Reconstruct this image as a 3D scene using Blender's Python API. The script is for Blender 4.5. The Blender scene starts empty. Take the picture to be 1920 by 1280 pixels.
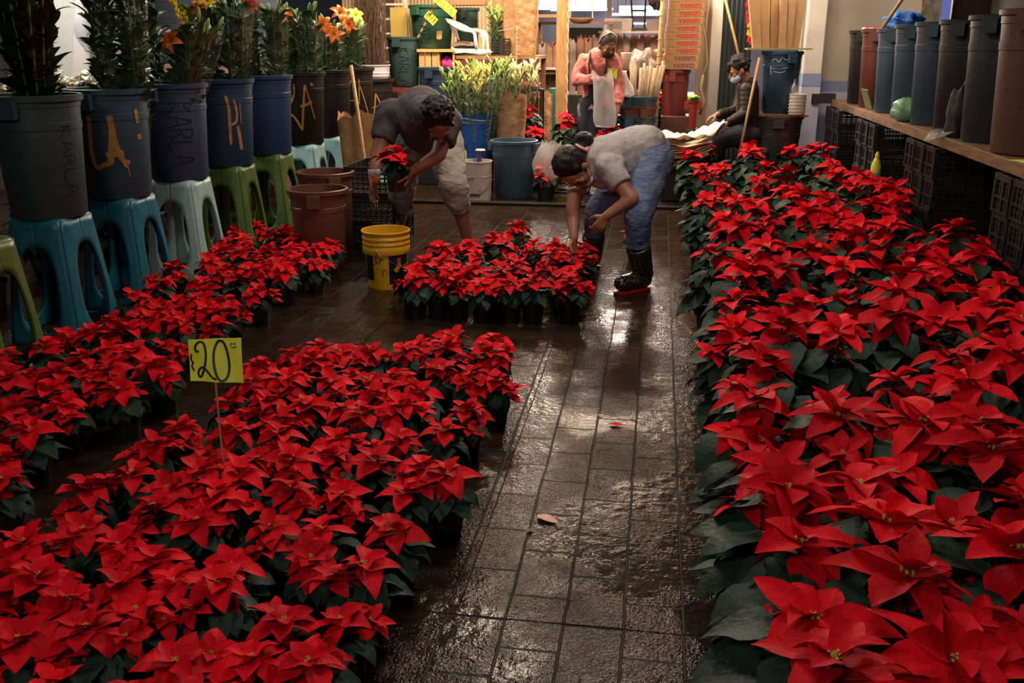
import bpy, math, random
import numpy as np
from mathutils import Vector, Matrix, Euler
C = bpy.context.scene.collection
PI = math.pi
# ---------------------------------------------------------------- camera, light, exposure
FPX, HC, VX, VY = 1750.0, 1.5, 1240.0, 78.0          # focal length in px, eye height, where the aisle lines meet
_p = math.atan((640-VY)/FPX)
_d = np.array([VX-960, 640-VY, -FPX]); _d = _d/np.linalg.norm(_d)
_up = np.array([0, math.cos(_p), math.sin(_p)])
_Y = _d-(_d@_up)*_up; _Y = _Y/np.linalg.norm(_Y)
_X = np.cross(_Y, _up)
RW = np.array([_X, _Y, _up])                         # camera axes -> world axes
cd = bpy.data.cameras.new('camera'); cam = bpy.data.objects.new('camera', cd); C.objects.link(cam)
cd.sensor_width = 36; cd.lens = 36*FPX/1920; cd.clip_start = .05; cd.clip_end = 200
M4 = Matrix.Identity(4)
for i in range(3):
    for j in range(3): M4[i][j] = float(RW[i][j])
M4[2][3] = HC
cam.matrix_world = M4
bpy.context.scene.camera = cam
vs = bpy.context.scene.view_settings
vs.view_transform = 'Standard'; vs.look = 'None'; vs.gamma = 1; vs.use_curve_mapping = False; vs.exposure = 0.0
w = bpy.data.worlds.new('market_air'); bpy.context.scene.world = w; w.use_nodes = True
bg = w.node_tree.nodes['Background']; bg.inputs[0].default_value = (.55, .62, .8, 1); bg.inputs[1].default_value = .02

def area(name, loc, size, power, color, aim=None, sizey=None, spread=180):
    l = bpy.data.lights.new(name, 'AREA'); l.energy = power; l.color = color
    l.shape = 'RECTANGLE'; l.size = size; l.size_y = sizey or size; l.spread = math.radians(spread)
    o = bpy.data.objects.new(name, l); C.objects.link(o); o.location = loc
    if aim is not None:
        o.rotation_euler = (Vector(aim)-Vector(loc)).to_track_quat('-Z', 'Y').to_euler()
    return o
WARM = (1, .76, .54)
area('stall_lamp_back', (-2.2, 9.3, 3.0), 1.4, 150, WARM, aim=(-2.1, 10.2, 0), sizey=.4)
area('stall_lamp_centre', (-.6, 10.2, 3.0), 1.4, 170, WARM, aim=(-.5, 10.8, 0), sizey=.4)
area('stall_lamp_right', (1.2, 9.3, 3.0), 1.0, 48, WARM, aim=(1.5, 10.8, .5), sizey=.4)
area('stall_lamp_middle', (-.9, 6.3, 3.1), 1.0, 52, (1, .78, .60), aim=(-1.0, 6.3, 0), sizey=.3)
area('stall_lamp_aisle', (-.1, 4.2, 3.2), 1.1, 44, (1, .82, .68), aim=(-.1, 4.0, 0), sizey=.3)
area('stall_lamp_front', (-.1, 2.2, 3.3), 1.1, 13, (1, .84, .74), aim=(-.1, 2.2, 0), sizey=.3)
area('fill_lamp_near', (-1.3, -1.4, 2.9), 1.2, 38, (1, .90, .82), aim=(-1.5, 4.0, .4), sizey=.4)  # fill lamp added behind the camera to brighten the sign and buckets
area('hall_lamp', (-.4, 15.5, 3.2), 2.6, 420, (1, .82, .68), aim=(-.2, 9.5, 0), sizey=.8)
area('hall_lamp', (-.3, 21, 3.3), 3.0, 420, (.98, .88, .86), aim=(-.1, 8, 0), sizey=1.2)
area('hall_lamp', (-.5, 24, 3.4), 4.0, 200, (.9, .86, 1), aim=(-.5, 26, 0), sizey=2.0)
area('left_bay_lamp', (-4.9, 6.8, 3.0), 1.2, 75, (1, .93, .86), aim=(-4.6, 8.0, .8), sizey=.5)

def ray(px, py): return RW @ np.array([px-960, 640-py, -FPX])
def G(px, py, z=0.0):
    r = ray(px, py); t = (z-HC)/r[2]; return Vector((r[0]*t, r[1]*t, z))
def D(px, py, y):
    r = ray(px, py); t = y/r[1]; return Vector((r[0]*t, y, HC+r[2]*t))

# ---------------------------------------------------------------- materials
def nd(nt, t, **k):
    n = nt.nodes.new(t)
    for a, b in k.items():
        if a == 'inp':
            for i, v in b.items(): n.inputs[i].default_value = v
        else: setattr(n, a, b)
    return n
MATS = {}
def mat(name, col, rough=.5, var=.15, scale=8, bump=0, bscale=40, metal=0, sss=0, trans=0, stretch=None, spec=.5, emit=None, alpha=None, c2=None, c2t=(.45, .6), c2scale=6, rand=0, bdist=.01):
    if name in MATS: return MATS[name]
    m = bpy.data.materials.new(name); m.use_nodes = True; nt = m.node_tree; L = nt.links
    b = nt.nodes['Principled BSDF']
    tc = nd(nt, 'ShaderNodeTexCoord'); mp = nd(nt, 'ShaderNodeMapping'); L.new(tc.outputs['Object'], mp.inputs[0])
    if stretch: mp.inputs['Scale'].default_value = stretch
    nz = nd(nt, 'ShaderNodeTexNoise', inp={'Scale': scale, 'Detail': 5}); L.new(mp.outputs[0], nz.inputs['Vector'])
    cr = nd(nt, 'ShaderNodeValToRGB')
    lo = [max(0, c*(1-var)) for c in col]; hi = [min(1, c*(1+var)) for c in col]
    cr.color_ramp.elements[0].color = (*lo, 1); cr.color_ramp.elements[1].color = (*hi, 1)
    cr.color_ramp.elements[0].position = .3; cr.color_ramp.elements[1].position = .7
    L.new(nz.outputs[0], cr.inputs[0]); out = cr.outputs[0]
    if c2:
        n2 = nd(nt, 'ShaderNodeTexNoise', inp={'Scale': c2scale, 'Detail': 6, 'Roughness': .65}); L.new(mp.outputs[0], n2.inputs['Vector'])
        r2 = nd(nt, 'ShaderNodeMapRange', inp={1: c2t[0], 2: c2t[1]}); L.new(n2.outputs[0], r2.inputs[0])
        mx = nd(nt, 'ShaderNodeMix', data_type='RGBA'); L.new(r2.outputs[0], mx.inputs[0]); L.new(out, mx.inputs[6]); mx.inputs[7].default_value = (*c2, 1); out = mx.outputs[2]
    if rand:
        oi = nd(nt, 'ShaderNodeObjectInfo'); hs = nd(nt, 'ShaderNodeHueSaturation')
        mr = nd(nt, 'ShaderNodeMapRange', inp={3: 1-rand, 4: 1+rand}); L.new(oi.outputs['Random'], mr.inputs[0])
        L.new(mr.outputs[0], hs.inputs['Value']); L.new(out, hs.inputs['Color']); out = hs.outputs[0]
    L.new(out, b.inputs['Base Color'])
    b.inputs['Roughness'].default_value = rough; b.inputs['Metallic'].default_value = metal
    b.inputs['Specular IOR Level'].default_value = spec
    if sss: b.inputs['Subsurface Weight'].default_value = sss; b.inputs['Subsurface Scale'].default_value = .01
    if trans: b.inputs['Transmission Weight'].default_value = trans
    if alpha is not None: b.inputs['Alpha'].default_value = alpha
    if emit: b.inputs['Emission Color'].default_value = (*emit[0], 1); b.inputs['Emission Strength'].default_value = emit[1]
    if bump:
        n3 = nd(nt, 'ShaderNodeTexNoise', inp={'Scale': bscale, 'Detail': 6}); L.new(mp.outputs[0], n3.inputs['Vector'])
        bp = nd(nt, 'ShaderNodeBump', inp={'Strength': bump, 'Distance': bdist}); L.new(n3.outputs[0], bp.inputs['Height']); L.new(bp.outputs[0], b.inputs['Normal'])
    MATS[name] = m; return m

RED = mat('poinsettia_red', (.62, .0035, .012), .7, .2, 22, bump=.35, bscale=70, spec=.12, rand=.2)
LEAF = mat('poinsettia_leaf', (.016, .040, .024), .6, .3, 20, bump=.4, bscale=60, spec=.22, rand=.25)
CREAM = mat('white_poinsettia_bract', (.80, .74, .52), .5, .12, 20, bump=.2, spec=.3)
CYA = mat('cyathia_yellow_green', (.42, .36, .05), .6, .4, 300)
POT = mat('black_pot_plastic', (.010, .010, .011), .42, .2, 30, bump=.15)
SOIL = mat('potting_soil', (.012, .008, .005), .95, .5, 120, bump=.8, bscale=200)
STEM = mat('green_stem', (.05, .10, .03), .6, .3, 40)
LILYLEAF = mat('lily_leaf', (.05, .115, .035), .42, .35, 30, rand=.15)
BUDG = mat('lily_bud_green', (.30, .42, .10), .45, .35, 40, rand=.25)
BUDY = mat('lily_bud_yellow', (.66, .60, .16), .45, .3, 40)
ORANGE = mat('lily_orange', (.85, .20, .01), .45, .15, 40, sss=.1)
YELLOW = mat('flower_yellow', (.85, .62, .02), .5, .15, 40)
LRED = mat('lily_dark_red', (.42, .02, .02), .45, .2, 40)
KRAFT = mat('kraft_paper', (.36, .20, .095), .62, .15, 10, bump=.8, bscale=7, spec=.4, bdist=.05)
CARD = mat('cardboard', (.40, .235, .11), .8, .1, 14, bump=.1)
NEWS = mat('rolled_paper', (.27, .20, .13), .85, .25, 40)
WOOD = mat('raw_pine', (.42, .24, .09), .7, .3, 10, stretch=(6, 6, .6), bump=.25)
WOODY = mat('shelf_board', (.17, .085, .035), .6, .45, 9, stretch=(3, .5, 3), bump=.3)
STICK = mat('bamboo_pole', (.48, .30, .12), .6, .2, 20)
WHITEP = mat('white_plaster', (.60, .575, .54), .8, .08, 4, bump=.25, bscale=14, c2=(.42, .38, .33), c2t=(.55, .75), c2scale=3)
LAV = mat('lavender_paint', (.46, .49, .66), .7, .08, 5, bump=.1)
BLUEBAND = mat('blue_band_paint', (.22, .27, .50), .7, .08, 5)
WPLASTIC = mat('white_plastic', (.72, .68, .60), .35, .06, 8)
CRATE = mat('black_crate_plastic', (.010, .009, .008), .45, .3, 12, bump=.2, c2=(.035, .024, .017), c2t=(.58, .85), c2scale=8)
CONC = mat('rough_concrete', (.20, .18, .16), .9, .5, 12, bump=1, bscale=20)
GOLD = mat('gold_spray_paint', (.34, .17, .045), .5, .25, 30, bump=.1)
MARK = mat('black_marker', (.006, .006, .012), .5, .1, 10)
CARDY = mat('fluorescent_yellow_card', (.74, .78, .04), .6, .08, 12, bump=.25, bscale=10)
SKIN = mat('skin', (.33, .145, .085), .5, .12, 14, sss=.12, bump=.05, bscale=120)
SKIND = mat('skin_darker', (.24, .10, .06), .5, .12, 14, sss=.1, bump=.05, bscale=120)
HAIR = mat('black_hair', (.010, .008, .008), .5, .5, 60, bump=1, bscale=90, stretch=(1, 1, .25), spec=.3)
HAIRB = mat('brown_hair', (.045, .024, .015), .45, .5, 60, bump=.8, bscale=90)
JEANS = mat('blue_denim', (.085, .13, .24), .85, .3, 12, bdist=.03, bump=.5, bscale=26, stretch=(1, 1, 2.6), c2=(.17, .22, .33), c2t=(.5, .75), c2scale=5)
SWEAT = mat('grey_sweatpants', (.30, .265, .24), .95, .14, 12, bdist=.03, bump=.6, bscale=16, stretch=(1, 1, 2))
TEE = mat('charcoal_tee', (.055, .05, .055), .9, .2, 10, bdist=.03, bump=.5, bscale=12)
GTEE = mat('heather_grey_tee', (.36, .34, .35), .9, .08, 60, bdist=.03, bump=.5, bscale=13)
PINK = mat('pink_hoodie', (.52, .17, .15), .9, .12, 10, bdist=.03, bump=.6, bscale=16)
NAVY = mat('navy_apron', (.012, .012, .028), .8, .3, 10, bump=.3)
PUFF = mat('black_puffer', (.010, .007, .006), .5, .3, 10, bump=.3, bscale=30, spec=.3)
MASKB = mat('black_mask', (.012, .011, .014), .8, .1)
MASKW = mat('pale_blue_mask', (.42, .55, .68), .8, .05)
RUBBER = mat('boot_rubber', (.022, .018, .018), .25, .3, 10)
BRED = mat('boot_red_sole', (.35, .01, .02), .4, .1)
STRING = mat('pale_string', (.55, .48, .38), .8, .1)
METAL = mat('wire_metal', (.45, .42, .40), .35, .1, metal=.9)

def plastic(name, col, rough=.42):
    return mat(name, col, rough, .10, 5, bump=.12, bscale=60, stretch=(1, 1, 8), c2=tuple(min(1, c*1.35+.02) for c in col), c2t=(.52, .9), c2scale=12, spec=.45)

def film(name, tint=(.9, .95, 1), gloss=.22, rough=.12, milky=0):
    m = bpy.data.materials.new(name); m.use_nodes = True; nt = m.node_tree; L = nt.links
    nt.nodes.remove(nt.nodes['Principled BSDF']); out = nt.nodes['Material Output']
    tr = nd(nt, 'ShaderNodeBsdfTransparent'); tr.inputs[0].default_value = (*tint, 1)
    gl = nd(nt, 'ShaderNodeBsdfGlossy'); gl.inputs['Roughness'].default_value = rough; gl.inputs[0].default_value = (1, 1, 1, 1)
    tc = nd(nt, 'ShaderNodeTexCoord'); nz = nd(nt, 'ShaderNodeTexNoise', inp={'Scale': 14, 'Detail': 6, 'Distortion': 1.5}); L.new(tc.outputs['Object'], nz.inputs['Vector'])
    bp = nd(nt, 'ShaderNodeBump', inp={'Strength': 1, 'Distance': .012}); L.new(nz.outputs[0], bp.inputs['Height']); L.new(bp.outputs[0], gl.inputs['Normal'])
    mx = nd(nt, 'ShaderNodeMixShader'); mx.inputs[0].default_value = gloss; L.new(tr.outputs[0], mx.inputs[1]); L.new(gl.outputs[0], mx.inputs[2]); last = mx
    if milky:
        df = nd(nt, 'ShaderNodeBsdfDiffuse'); df.inputs[0].default_value = (.8, .8, .8, 1); tl = nd(nt, 'ShaderNodeBsdfTranslucent'); tl.inputs[0].default_value = (.8, .8, .8, 1)
        m0 = nd(nt, 'ShaderNodeMixShader'); L.new(df.outputs[0], m0.inputs[1]); L.new(tl.outputs[0], m0.inputs[2])
        m2 = nd(nt, 'ShaderNodeMixShader'); m2.inputs[0].default_value = milky; L.new(mx.outputs[0], m2.inputs[1]); L.new(m0.outputs[0], m2.inputs[2]); last = m2
    L.new(last.outputs[0], out.inputs[0]); return m
CELLO = film('cellophane', tint=(.95, .97, .96), gloss=.11, rough=.08)
CELLOD = film('cellophane_thin', tint=(.95, .97, .96), gloss=.035, rough=.05)
BAGF = film('thin_white_bag', gloss=.06, rough=.3, milky=.45)
BAGT = film('clear_bag', gloss=.10, rough=.2, milky=.30)

def floor_mat():
    m = bpy.data.materials.new('wet_paving'); m.use_nodes = True; nt = m.node_tree; L = nt.links; b = nt.nodes['Principled BSDF']
    g = nd(nt, 'ShaderNodeNewGeometry'); sp = nd(nt, 'ShaderNodeSeparateXYZ'); L.new(g.outputs['Position'], sp.inputs[0])
    cb = nd(nt, 'ShaderNodeCombineXYZ'); L.new(sp.outputs[1], cb.inputs[0]); L.new(sp.outputs[0], cb.inputs[1])
    # slight wobble of the joints
    nw = nd(nt, 'ShaderNodeTexNoise', inp={'Scale': 3, 'Detail': 3}); L.new(cb.outputs[0], nw.inputs['Vector'])
    ms = nd(nt, 'ShaderNodeVectorMath', operation='SCALE'); ms.inputs['Scale'].default_value = .016; L.new(nw.outputs['Color'], ms.inputs[0])
    ad = nd(nt, 'ShaderNodeVectorMath', operation='ADD'); L.new(cb.outputs[0], ad.inputs[0]); L.new(ms.outputs[0], ad.inputs[1])
    of = nd(nt, 'ShaderNodeVectorMath', operation='ADD'); of.inputs[1].default_value = (20, 20+.022, 0); L.new(ad.outputs[0], of.inputs[0])
    br = nd(nt, 'ShaderNodeTexBrick', offset=.5, inp={'Scale': 1, 'Mortar Size': .0045, 'Mortar Smooth': .4, 'Brick Width': .245, 'Row Height': .16, 'Bias': 0,
            'Color1': (.030, .018, .010, 1), 'Color2': (.020, .012, .007, 1), 'Mortar': (.006, .005, .004, 1)}); L.new(of.outputs[0], br.inputs['Vector'])
    # puddles
    pn = nd(nt, 'ShaderNodeTexNoise', inp={'Scale': 2.6, 'Detail': 5, 'Roughness': .55}); L.new(g.outputs['Position'], pn.inputs['Vector'])
    pr = nd(nt, 'ShaderNodeMapRange', inp={1: .46, 2: .56}); L.new(pn.outputs[0], pr.inputs[0])
    dn = nd(nt, 'ShaderNodeTexNoise', inp={'Scale': 9, 'Detail': 8}); L.new(g.outputs['Position'], dn.inputs['Vector'])
    mc = nd(nt, 'ShaderNodeMix', data_type='RGBA', blend_type='MULTIPLY'); mc.inputs[0].default_value = 1
    dr = nd(nt, 'ShaderNodeMapRange', inp={1: .3, 2: .7, 3: .6, 4: 1.35}); L.new(dn.outputs[0], dr.inputs[0])
    L.new(br.outputs['Color'], mc.inputs[6]); L.new(dr.outputs[0], mc.inputs[7]); L.new(mc.outputs[2], b.inputs['Base Color'])
    rr = nd(nt, 'ShaderNodeMapRange', inp={1: 0, 2: 1, 3: .10, 4: .16}); L.new(pr.outputs[0], rr.inputs[0]); mrg = nd(nt, 'ShaderNodeMath', operation='MULTIPLY_ADD', use_clamp=True); mrg.inputs[1].default_value = .40; L.new(br.outputs['Fac'], mrg.inputs[0]); L.new(rr.outputs[0], mrg.inputs[2]); L.new(mrg.outputs[0], b.inputs['Roughness'])
    # dull and shiny areas: how wet the stone is
    wn = nd(nt, 'ShaderNodeTexNoise', inp={'Scale': 1.3, 'Detail': 4, 'Roughness': .6}); L.new(g.outputs['Position'], wn.inputs['Vector'])
    wr = nd(nt, 'ShaderNodeMapRange', inp={1: .38, 2: .62, 3: .08, 4: .27}); L.new(wn.outputs[0], wr.inputs[0]); L.new(wr.outputs[0], b.inputs['Specular IOR Level'])
    # fine grain for sparkle, weaker where water stands
    fn = nd(nt, 'ShaderNodeTexNoise', inp={'Scale': 110, 'Detail': 2, 'Roughness': .6}); L.new(g.outputs['Position'], fn.inputs['Vector'])
    cn = nd(nt, 'ShaderNodeTexNoise', inp={'Scale': 22, 'Detail': 4}); L.new(g.outputs['Position'], cn.inputs['Vector'])
    s1 = nd(nt, 'ShaderNodeMapRange', inp={1: 0, 2: 1, 3: .62, 4: .07}); L.new(pr.outputs[0], s1.inputs[0])
    b1 = nd(nt, 'ShaderNodeBump', inp={'Distance': .005}); L.new(s1.outputs[0], b1.inputs['Strength']); L.new(fn.outputs[0], b1.inputs['Height'])
    b2 = nd(nt, 'ShaderNodeBump', inp={'Strength': .35, 'Distance': .012}); L.new(cn.outputs[0], b2.inputs['Height']); L.new(b1.outputs[0], b2.inputs['Normal'])
    b3 = nd(nt, 'ShaderNodeBump', invert=True, inp={'Strength': .8, 'Distance': .008}); L.new(br.outputs['Fac'], b3.inputs['Height']); L.new(b2.outputs[0], b3.inputs['Normal'])
    L.new(b3.outputs[0], b.inputs['Normal'])
    return m
FLOOR = floor_mat()

# ---------------------------------------------------------------- mesh helpers
class MB:
    def __init__(s): s.v = []; s.f = []
    def add(s, vs, fs, mx=None):
        o = len(s.v)
        s.v += [tuple(mx @ Vector(v)) for v in vs] if mx is not None else [tuple(v) for v in vs]
        s.f += [tuple(i+o for i in f) for f in fs]; return s
    def box(s, c, d, rz=0, mx=None, rot=None):
        x, y, z = d[0]/2, d[1]/2, d[2]/2
        m = Matrix.Translation(c) @ (rot.to_matrix().to_4x4() if rot else Matrix.Rotation(rz, 4, 'Z'))
        if mx is not None: m = mx @ m
        return s.add([(-x, -y, -z), (x, -y, -z), (x, y, -z), (-x, y, -z), (-x, -y, z), (x, -y, z), (x, y, z), (-x, y, z)],
                     [(0, 3, 2, 1), (4, 5, 6, 7), (0, 1, 5, 4), (1, 2, 6, 5), (2, 3, 7, 6), (3, 0, 4, 7)], m)
    def tube(s, pts, r, n=8, closed=False, flat=1):
        pts = [Vector(p) for p in pts]; k = len(pts); rs = r if isinstance(r, (list, tuple)) else [r]*k
        vs = []; fs = []; prev = None
        for i, p in enumerate(pts):
            t = (pts[(i+1) % k]-pts[i-1]) if closed else (pts[min(i+1, k-1)]-pts[max(i-1, 0)])
            t.normalize()
            if prev is None:
                a = Vector((0, 0, 1)) if abs(t.z) < .9 else Vector((1, 0, 0)); u = t.cross(a).normalized()
            else: u = (prev-t*prev.dot(t)).normalized()
            prev = u; q = t.cross(u)
            for j in range(n):
                an = 2*PI*j/n; vs.append(p+(u*math.cos(an)+q*math.sin(an)*flat)*rs[i])
        for i in range(k if closed else k-1):
            for j in range(n):
                a = i*n+j; b = i*n+(j+1) % n; c = ((i+1) % k)*n+(j+1) % n; d = ((i+1) % k)*n+j; fs.append((a, b, c, d))
        if not closed: fs.append(tuple(range(n))[::-1]); fs.append(tuple((k-1)*n+j for j in range(n)))
        return s.add(vs, fs)
    def lathe(s, prof, n=32, c=(0, 0, 0), cap0=False, cap1=False, mx=None):
        vs = []; fs = []; k = len(prof)
        for r, z in prof:
            for j in range(n):
                a = 2*PI*j/n; vs.append((c[0]+r*math.cos(a), c[1]+r*math.sin(a), c[2]+z))
        for i in range(k-1):
            for j in range(n): fs.append((i*n+j, i*n+(j+1) % n, (i+1)*n+(j+1) % n, (i+1)*n+j))
        if cap0: fs.append(tuple(range(n))[::-1])
        if cap1: fs.append(tuple((k-1)*n+j for j in range(n)))
        return s.add(vs, fs, mx)
    def ball(s, c, r, n=10, mx=None, rot=None):
        r = r if isinstance(r, (tuple, list)) else (r, r, r); vs = []; fs = []; m = n//2+1
        for i in range(m+1):
            th = PI*i/m
            for j in range(n):
                ph = 2*PI*j/n; vs.append((r[0]*math.sin(th)*math.cos(ph), r[1]*math.sin(th)*math.sin(ph), r[2]*math.cos(th)))
        for i in range(m):
            for j in range(n): fs.append((i*n+j, (i+1)*n+j, (i+1)*n+(j+1) % n, i*n+(j+1) % n))
        mm = Matrix.Translation(c) @ (rot.to_matrix().to_4x4() if rot else Matrix.Identity(4))
        return s.add(vs, fs, mm if mx is None else mx @ mm)
    def capsule(s, p0, r0, p1, r1, n=16, side=None, flat=1, ends=(1, 1)):
        p0, p1 = Vector(p0), Vector(p1); t = (p1-p0); L = t.length
        if L < 1e-6: return s.ball(p0, r0, n)
        t /= L
        u = Vector(side) if side is not None else (Vector((0, 0, 1)) if abs(t.z) < .9 else Vector((1, 0, 0)))
        u = (u-t*u.dot(t)).normalized(); q = t.cross(u); rings = []
        if ends[0]:
            for a in (85, 60, 35, 12): rings.append((p0-t*r0*math.sin(math.radians(a)), r0*math.cos(math.radians(a))))
        for i in range(5): f = i/4; rings.append((p0+t*L*f, r0+(r1-r0)*f))
        if ends[1]:
            for a in (12, 35, 60, 85): rings.append((p1+t*r1*math.sin(math.radians(a)), r1*math.cos(math.radians(a))))
        vs = []; fs = []
        for c, r in rings:
            for j in range(n):
                an = 2*PI*j/n; vs.append(c+u*r*math.cos(an)+q*r*flat*math.sin(an))
        k = len(rings)
        for i in range(k-1):
            for j in range(n): fs.append((i*n+j, i*n+(j+1) % n, (i+1)*n+(j+1) % n, (i+1)*n+j))
        fs.append(tuple(range(n))[::-1]); fs.append(tuple((k-1)*n+j for j in range(n)))
        return s.add(vs, fs)
    def mesh(s, name, m=None, smooth=False):
        me = bpy.data.meshes.new(name); me.from_pydata(s.v, [], s.f)
        if smooth: me.polygons.foreach_set('use_smooth', [True]*len(me.polygons))
        if m: me.materials.append(m)
        me.update(); return me

def link(name, me, parent=None, loc=None, rz=None):
    o = bpy.data.objects.new(name, me); C.objects.link(o)
    if parent is not None: o.parent = parent
    if loc is not None: o.location = loc
    if rz is not None: o.rotation_euler = (0, 0, rz)
    return o
def obj(name, mb, m, parent=None, smooth=False, bevel=0, auto=False):
    o = link(name, mb.mesh(name, m, smooth), parent)
    if bevel:
        b = o.modifiers.new('b', 'BEVEL'); b.width = bevel; b.segments = 2; b.limit_method = 'ANGLE'
    if auto: smooth_angle(o)
    return o
def smooth_angle(o, ang=40):
    me = o.data; me.polygons.foreach_set('use_smooth', [True]*len(me.polygons))
    try: me.set_sharp_from_angle(angle=math.radians(ang))
    except Exception: pass
def tag(o, label=None, cat=None, group=None, kind=None):
    if label: o['label'] = label
    if cat: o['category'] = cat
    if group: o['group'] = group
    if kind: o['kind'] = kind
    return o
def thing(name, label, cat, loc=(0, 0, 0), rz=0, group=None):
    o = bpy.data.objects.new(name, None); C.objects.link(o); o.location = loc; o.rotation_euler = (0, 0, rz)
    o.empty_display_size = .05
    return tag(o, label, cat, group)
def dup(root, loc, rz=0, sc=1, label=None, group=None, tilt=(0, 0), cat=None):
    def cp(o, parent):
        c = o.copy(); C.objects.link(c)
        if parent is not None: c.parent = parent
        for ch in list(o.children): cp(ch, c)
        return c
    r = cp(root, None); r.location = loc; r.rotation_euler = (tilt[0], tilt[1], rz); r.scale = (sc, sc, sc)
    if label: r['label'] = label
    if group: r['group'] = group
    elif 'group' in r: del r['group']
    if cat: r['category'] = cat
    return r
def drop(root):
    for ch in list(root.children): drop(ch)
    bpy.data.objects.remove(root)
def structure(name, mb, m, **k):
    o = obj(name, mb, m, **k); o['kind'] = 'structure'; return o

def ribbon(mb, pts, wd, fn, closed=False, step=None):
    """marker / paint stroke: polyline in 2D widened and mapped on to a surface by fn(u, v)"""
    P = [Vector((p[0], p[1])) for p in pts]; fine = []
    n = len(P)
    for i in range(n-1):                                        # catmull-rom so that strokes look drawn by hand
        a, b, c, d = P[max(i-1, 0)], P[i], P[i+1], P[min(i+2, n-1)]
        k = 6
        for j in range(k):
            t = j/k; fine.append(.5*((2*b)+(c-a)*t+(2*a-5*b+4*c-d)*t*t+(3*b-a-3*c+d)*t**3))
    fine.append(P[-1]); vs = []; fs = []
    for i, p in enumerate(fine):
        t = fine[min(i+1, len(fine)-1)]-fine[max(i-1, 0)]
        t = t.normalized() if t.length > 1e-9 else Vector((1, 0)); nrm = Vector((-t.y, t.x))*wd/2*(.6 if i in (0, len(fine)-1) else 1)
        vs += [fn(*(p+nrm)), fn(*(p-nrm))]
    for i in range(len(fine)-1): fs.append((2*i, 2*i+1, 2*i+3, 2*i+2))
    mb.add(vs, fs)
LET = {'K': [[(0, 1), (0, 0)], [(.9, 1), (.05, .5), (1, 0)]], 'A': [[(0, 0), (.5, 1), (1, 0)], [(.2, .35), (.85, .38)]],
       'R': [[(0, 0), (0, 1)], [(0, 1), (.7, .95), (.75, .6), (.1, .48)], [(.3, .5), (1, 0)]], 'L': [[(0, 1), (0, 0), (.9, 0)]],
       '3': [[(.1, 1), (.9, 1), (.45, .6), (.95, .3), (.1, 0)]], '1': [[(.5, 1), (.5, 0)]], '5': [[(.9, 1), (.15, 1), (.1, .55), (.8, .5), (.85, .1), (.1, 0)]],
       'V': [[(0, 1), (.45, 0), (1, 1.1)]], 'N': [[(0, 0), (.05, 1), (.5, .1), (.75, 1)]], 'C': [[(.9, .9), (.3, 1), (0, .5), (.3, 0), (.9, .1)]],
       'P': [[(0, 0), (0, 1)], [(0, 1), (.8, .9), (.7, .5), (0, .45)]], 'U': [[(0, 1), (.05, .1), (.6, 0), (.9, .3), (.9, 1)]],
       'O': [[(.5, 1), (0, .5), (.5, 0), (1, .5), (.5, 1)]], 'Z': [[(0, 1), (.9, 1), (0, 0), (.95, 0)]], 'Q': [[(.5, 1), (0, .5), (.5, 0), (1, .5), (.5, 1)], [(.6, .3), (1, 0)]],
       'E': [[(.9, 1), (0, 1), (0, 0), (.9, 0)], [(0, .5), (.7, .5)]], 'T': [[(0, 1), (1, 1)], [(.5, 1), (.5, 0)]], 'S': [[(.9, .95), (.2, .9), (.2, .55), (.85, .45), (.75, .05), (.05, .05)]]}
def write(mb, text, fn, h, w, gap, wd, down=False):
    """down: rotated a quarter turn, reading downwards"""
    x = 0
    for ch in text:
        for st in LET.get(ch, []):
            pts = [(x+a*w, b*h) for a, b in st]
            if down: pts = [(q, -p) for p, q in pts]
            ribbon(mb, pts, wd, fn)
        x += w+gap

# ---------------------------------------------------------------- setting
random.seed(7)
def grid_plane(x0, x1, y0, y1, z=0): return MB().add([(x0, y0, z), (x1, y0, z), (x1, y1, z), (x0, y1, z)], [(0, 1, 2, 3)])
structure('floor', grid_plane(-9, 6, -2, 30), FLOOR)
DARKCONC = mat('wet_dark_concrete', (.012, .008, .005), .5, spec=.15, var=.5, scale=6, bump=.5, bscale=30)
k = MB()
for (xa, xb) in ((-3.4, .7),):
    k.box(((xa+xb)/2, 8.86, .006), (xb-xa, .10, .05))
structure('trim_1', k, DARKCONC, bevel=.008)
k = MB(); k.box((-.2, 2.19, -.004), (1.6, .05, .012)); structure('trim_2', k, FLOOR, bevel=.003)
k = MB(); k.box((-.50, 5.5, -.001), (.034, 6.6, .010)); structure('trim_3', k, FLOOR, bevel=.003)
# right back wall, white pillar with painted bands
def wallbox(name, x0, x1, y, z0, z1, m, th=.12):
    return structure(name, MB().box(((x0+x1)/2, y+th/2, (z0+z1)/2), (x1-x0, th, z1-z0)), m)
xa = D(1556, 60, 11.3).x; xb = D(1727, 60, 11.3).x
BEIGE = mat('beige_wall_paint', (.50, .45, .39), .85, .08, 3, bump=.15, c2=(.38, .34, .29), c2t=(.5, .8), c2scale=2)
wallbox('wall_back_right', xa-.3, xb+.02, 11.3, 1.08, 3.2, BEIGE); wallbox('wall_back_right_band', xa-.3, xb+.02, 11.3, .96, 1.08, BLUEBAND); wallbox('wall_back_right_base', xa-.3, xb+.02, 11.3, 0, .96, LAV)
pl = thing('pillar', 'white square pillar with a blue painted band beside the cardboard strips', 'pillar'); pl['kind'] = 'structure'
px0 = D(1513, 60, 10.95).x; px1 = D(1548, 60, 10.95).x; pc = (px0+px1)/2; pw = px1-px0
obj('shaft', MB().box((pc, 11.05, 2.18), (pw, .2, 2.04)), WHITEP, pl, bevel=.01)
obj('blue_band', MB().box((pc, 11.05, 1.1), (pw+.002, .202, .13)), BLUEBAND, pl)
obj('base_band', MB().box((pc, 11.05, .505), (pw+.004, .204, 1.05)), LAV, pl)
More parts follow.
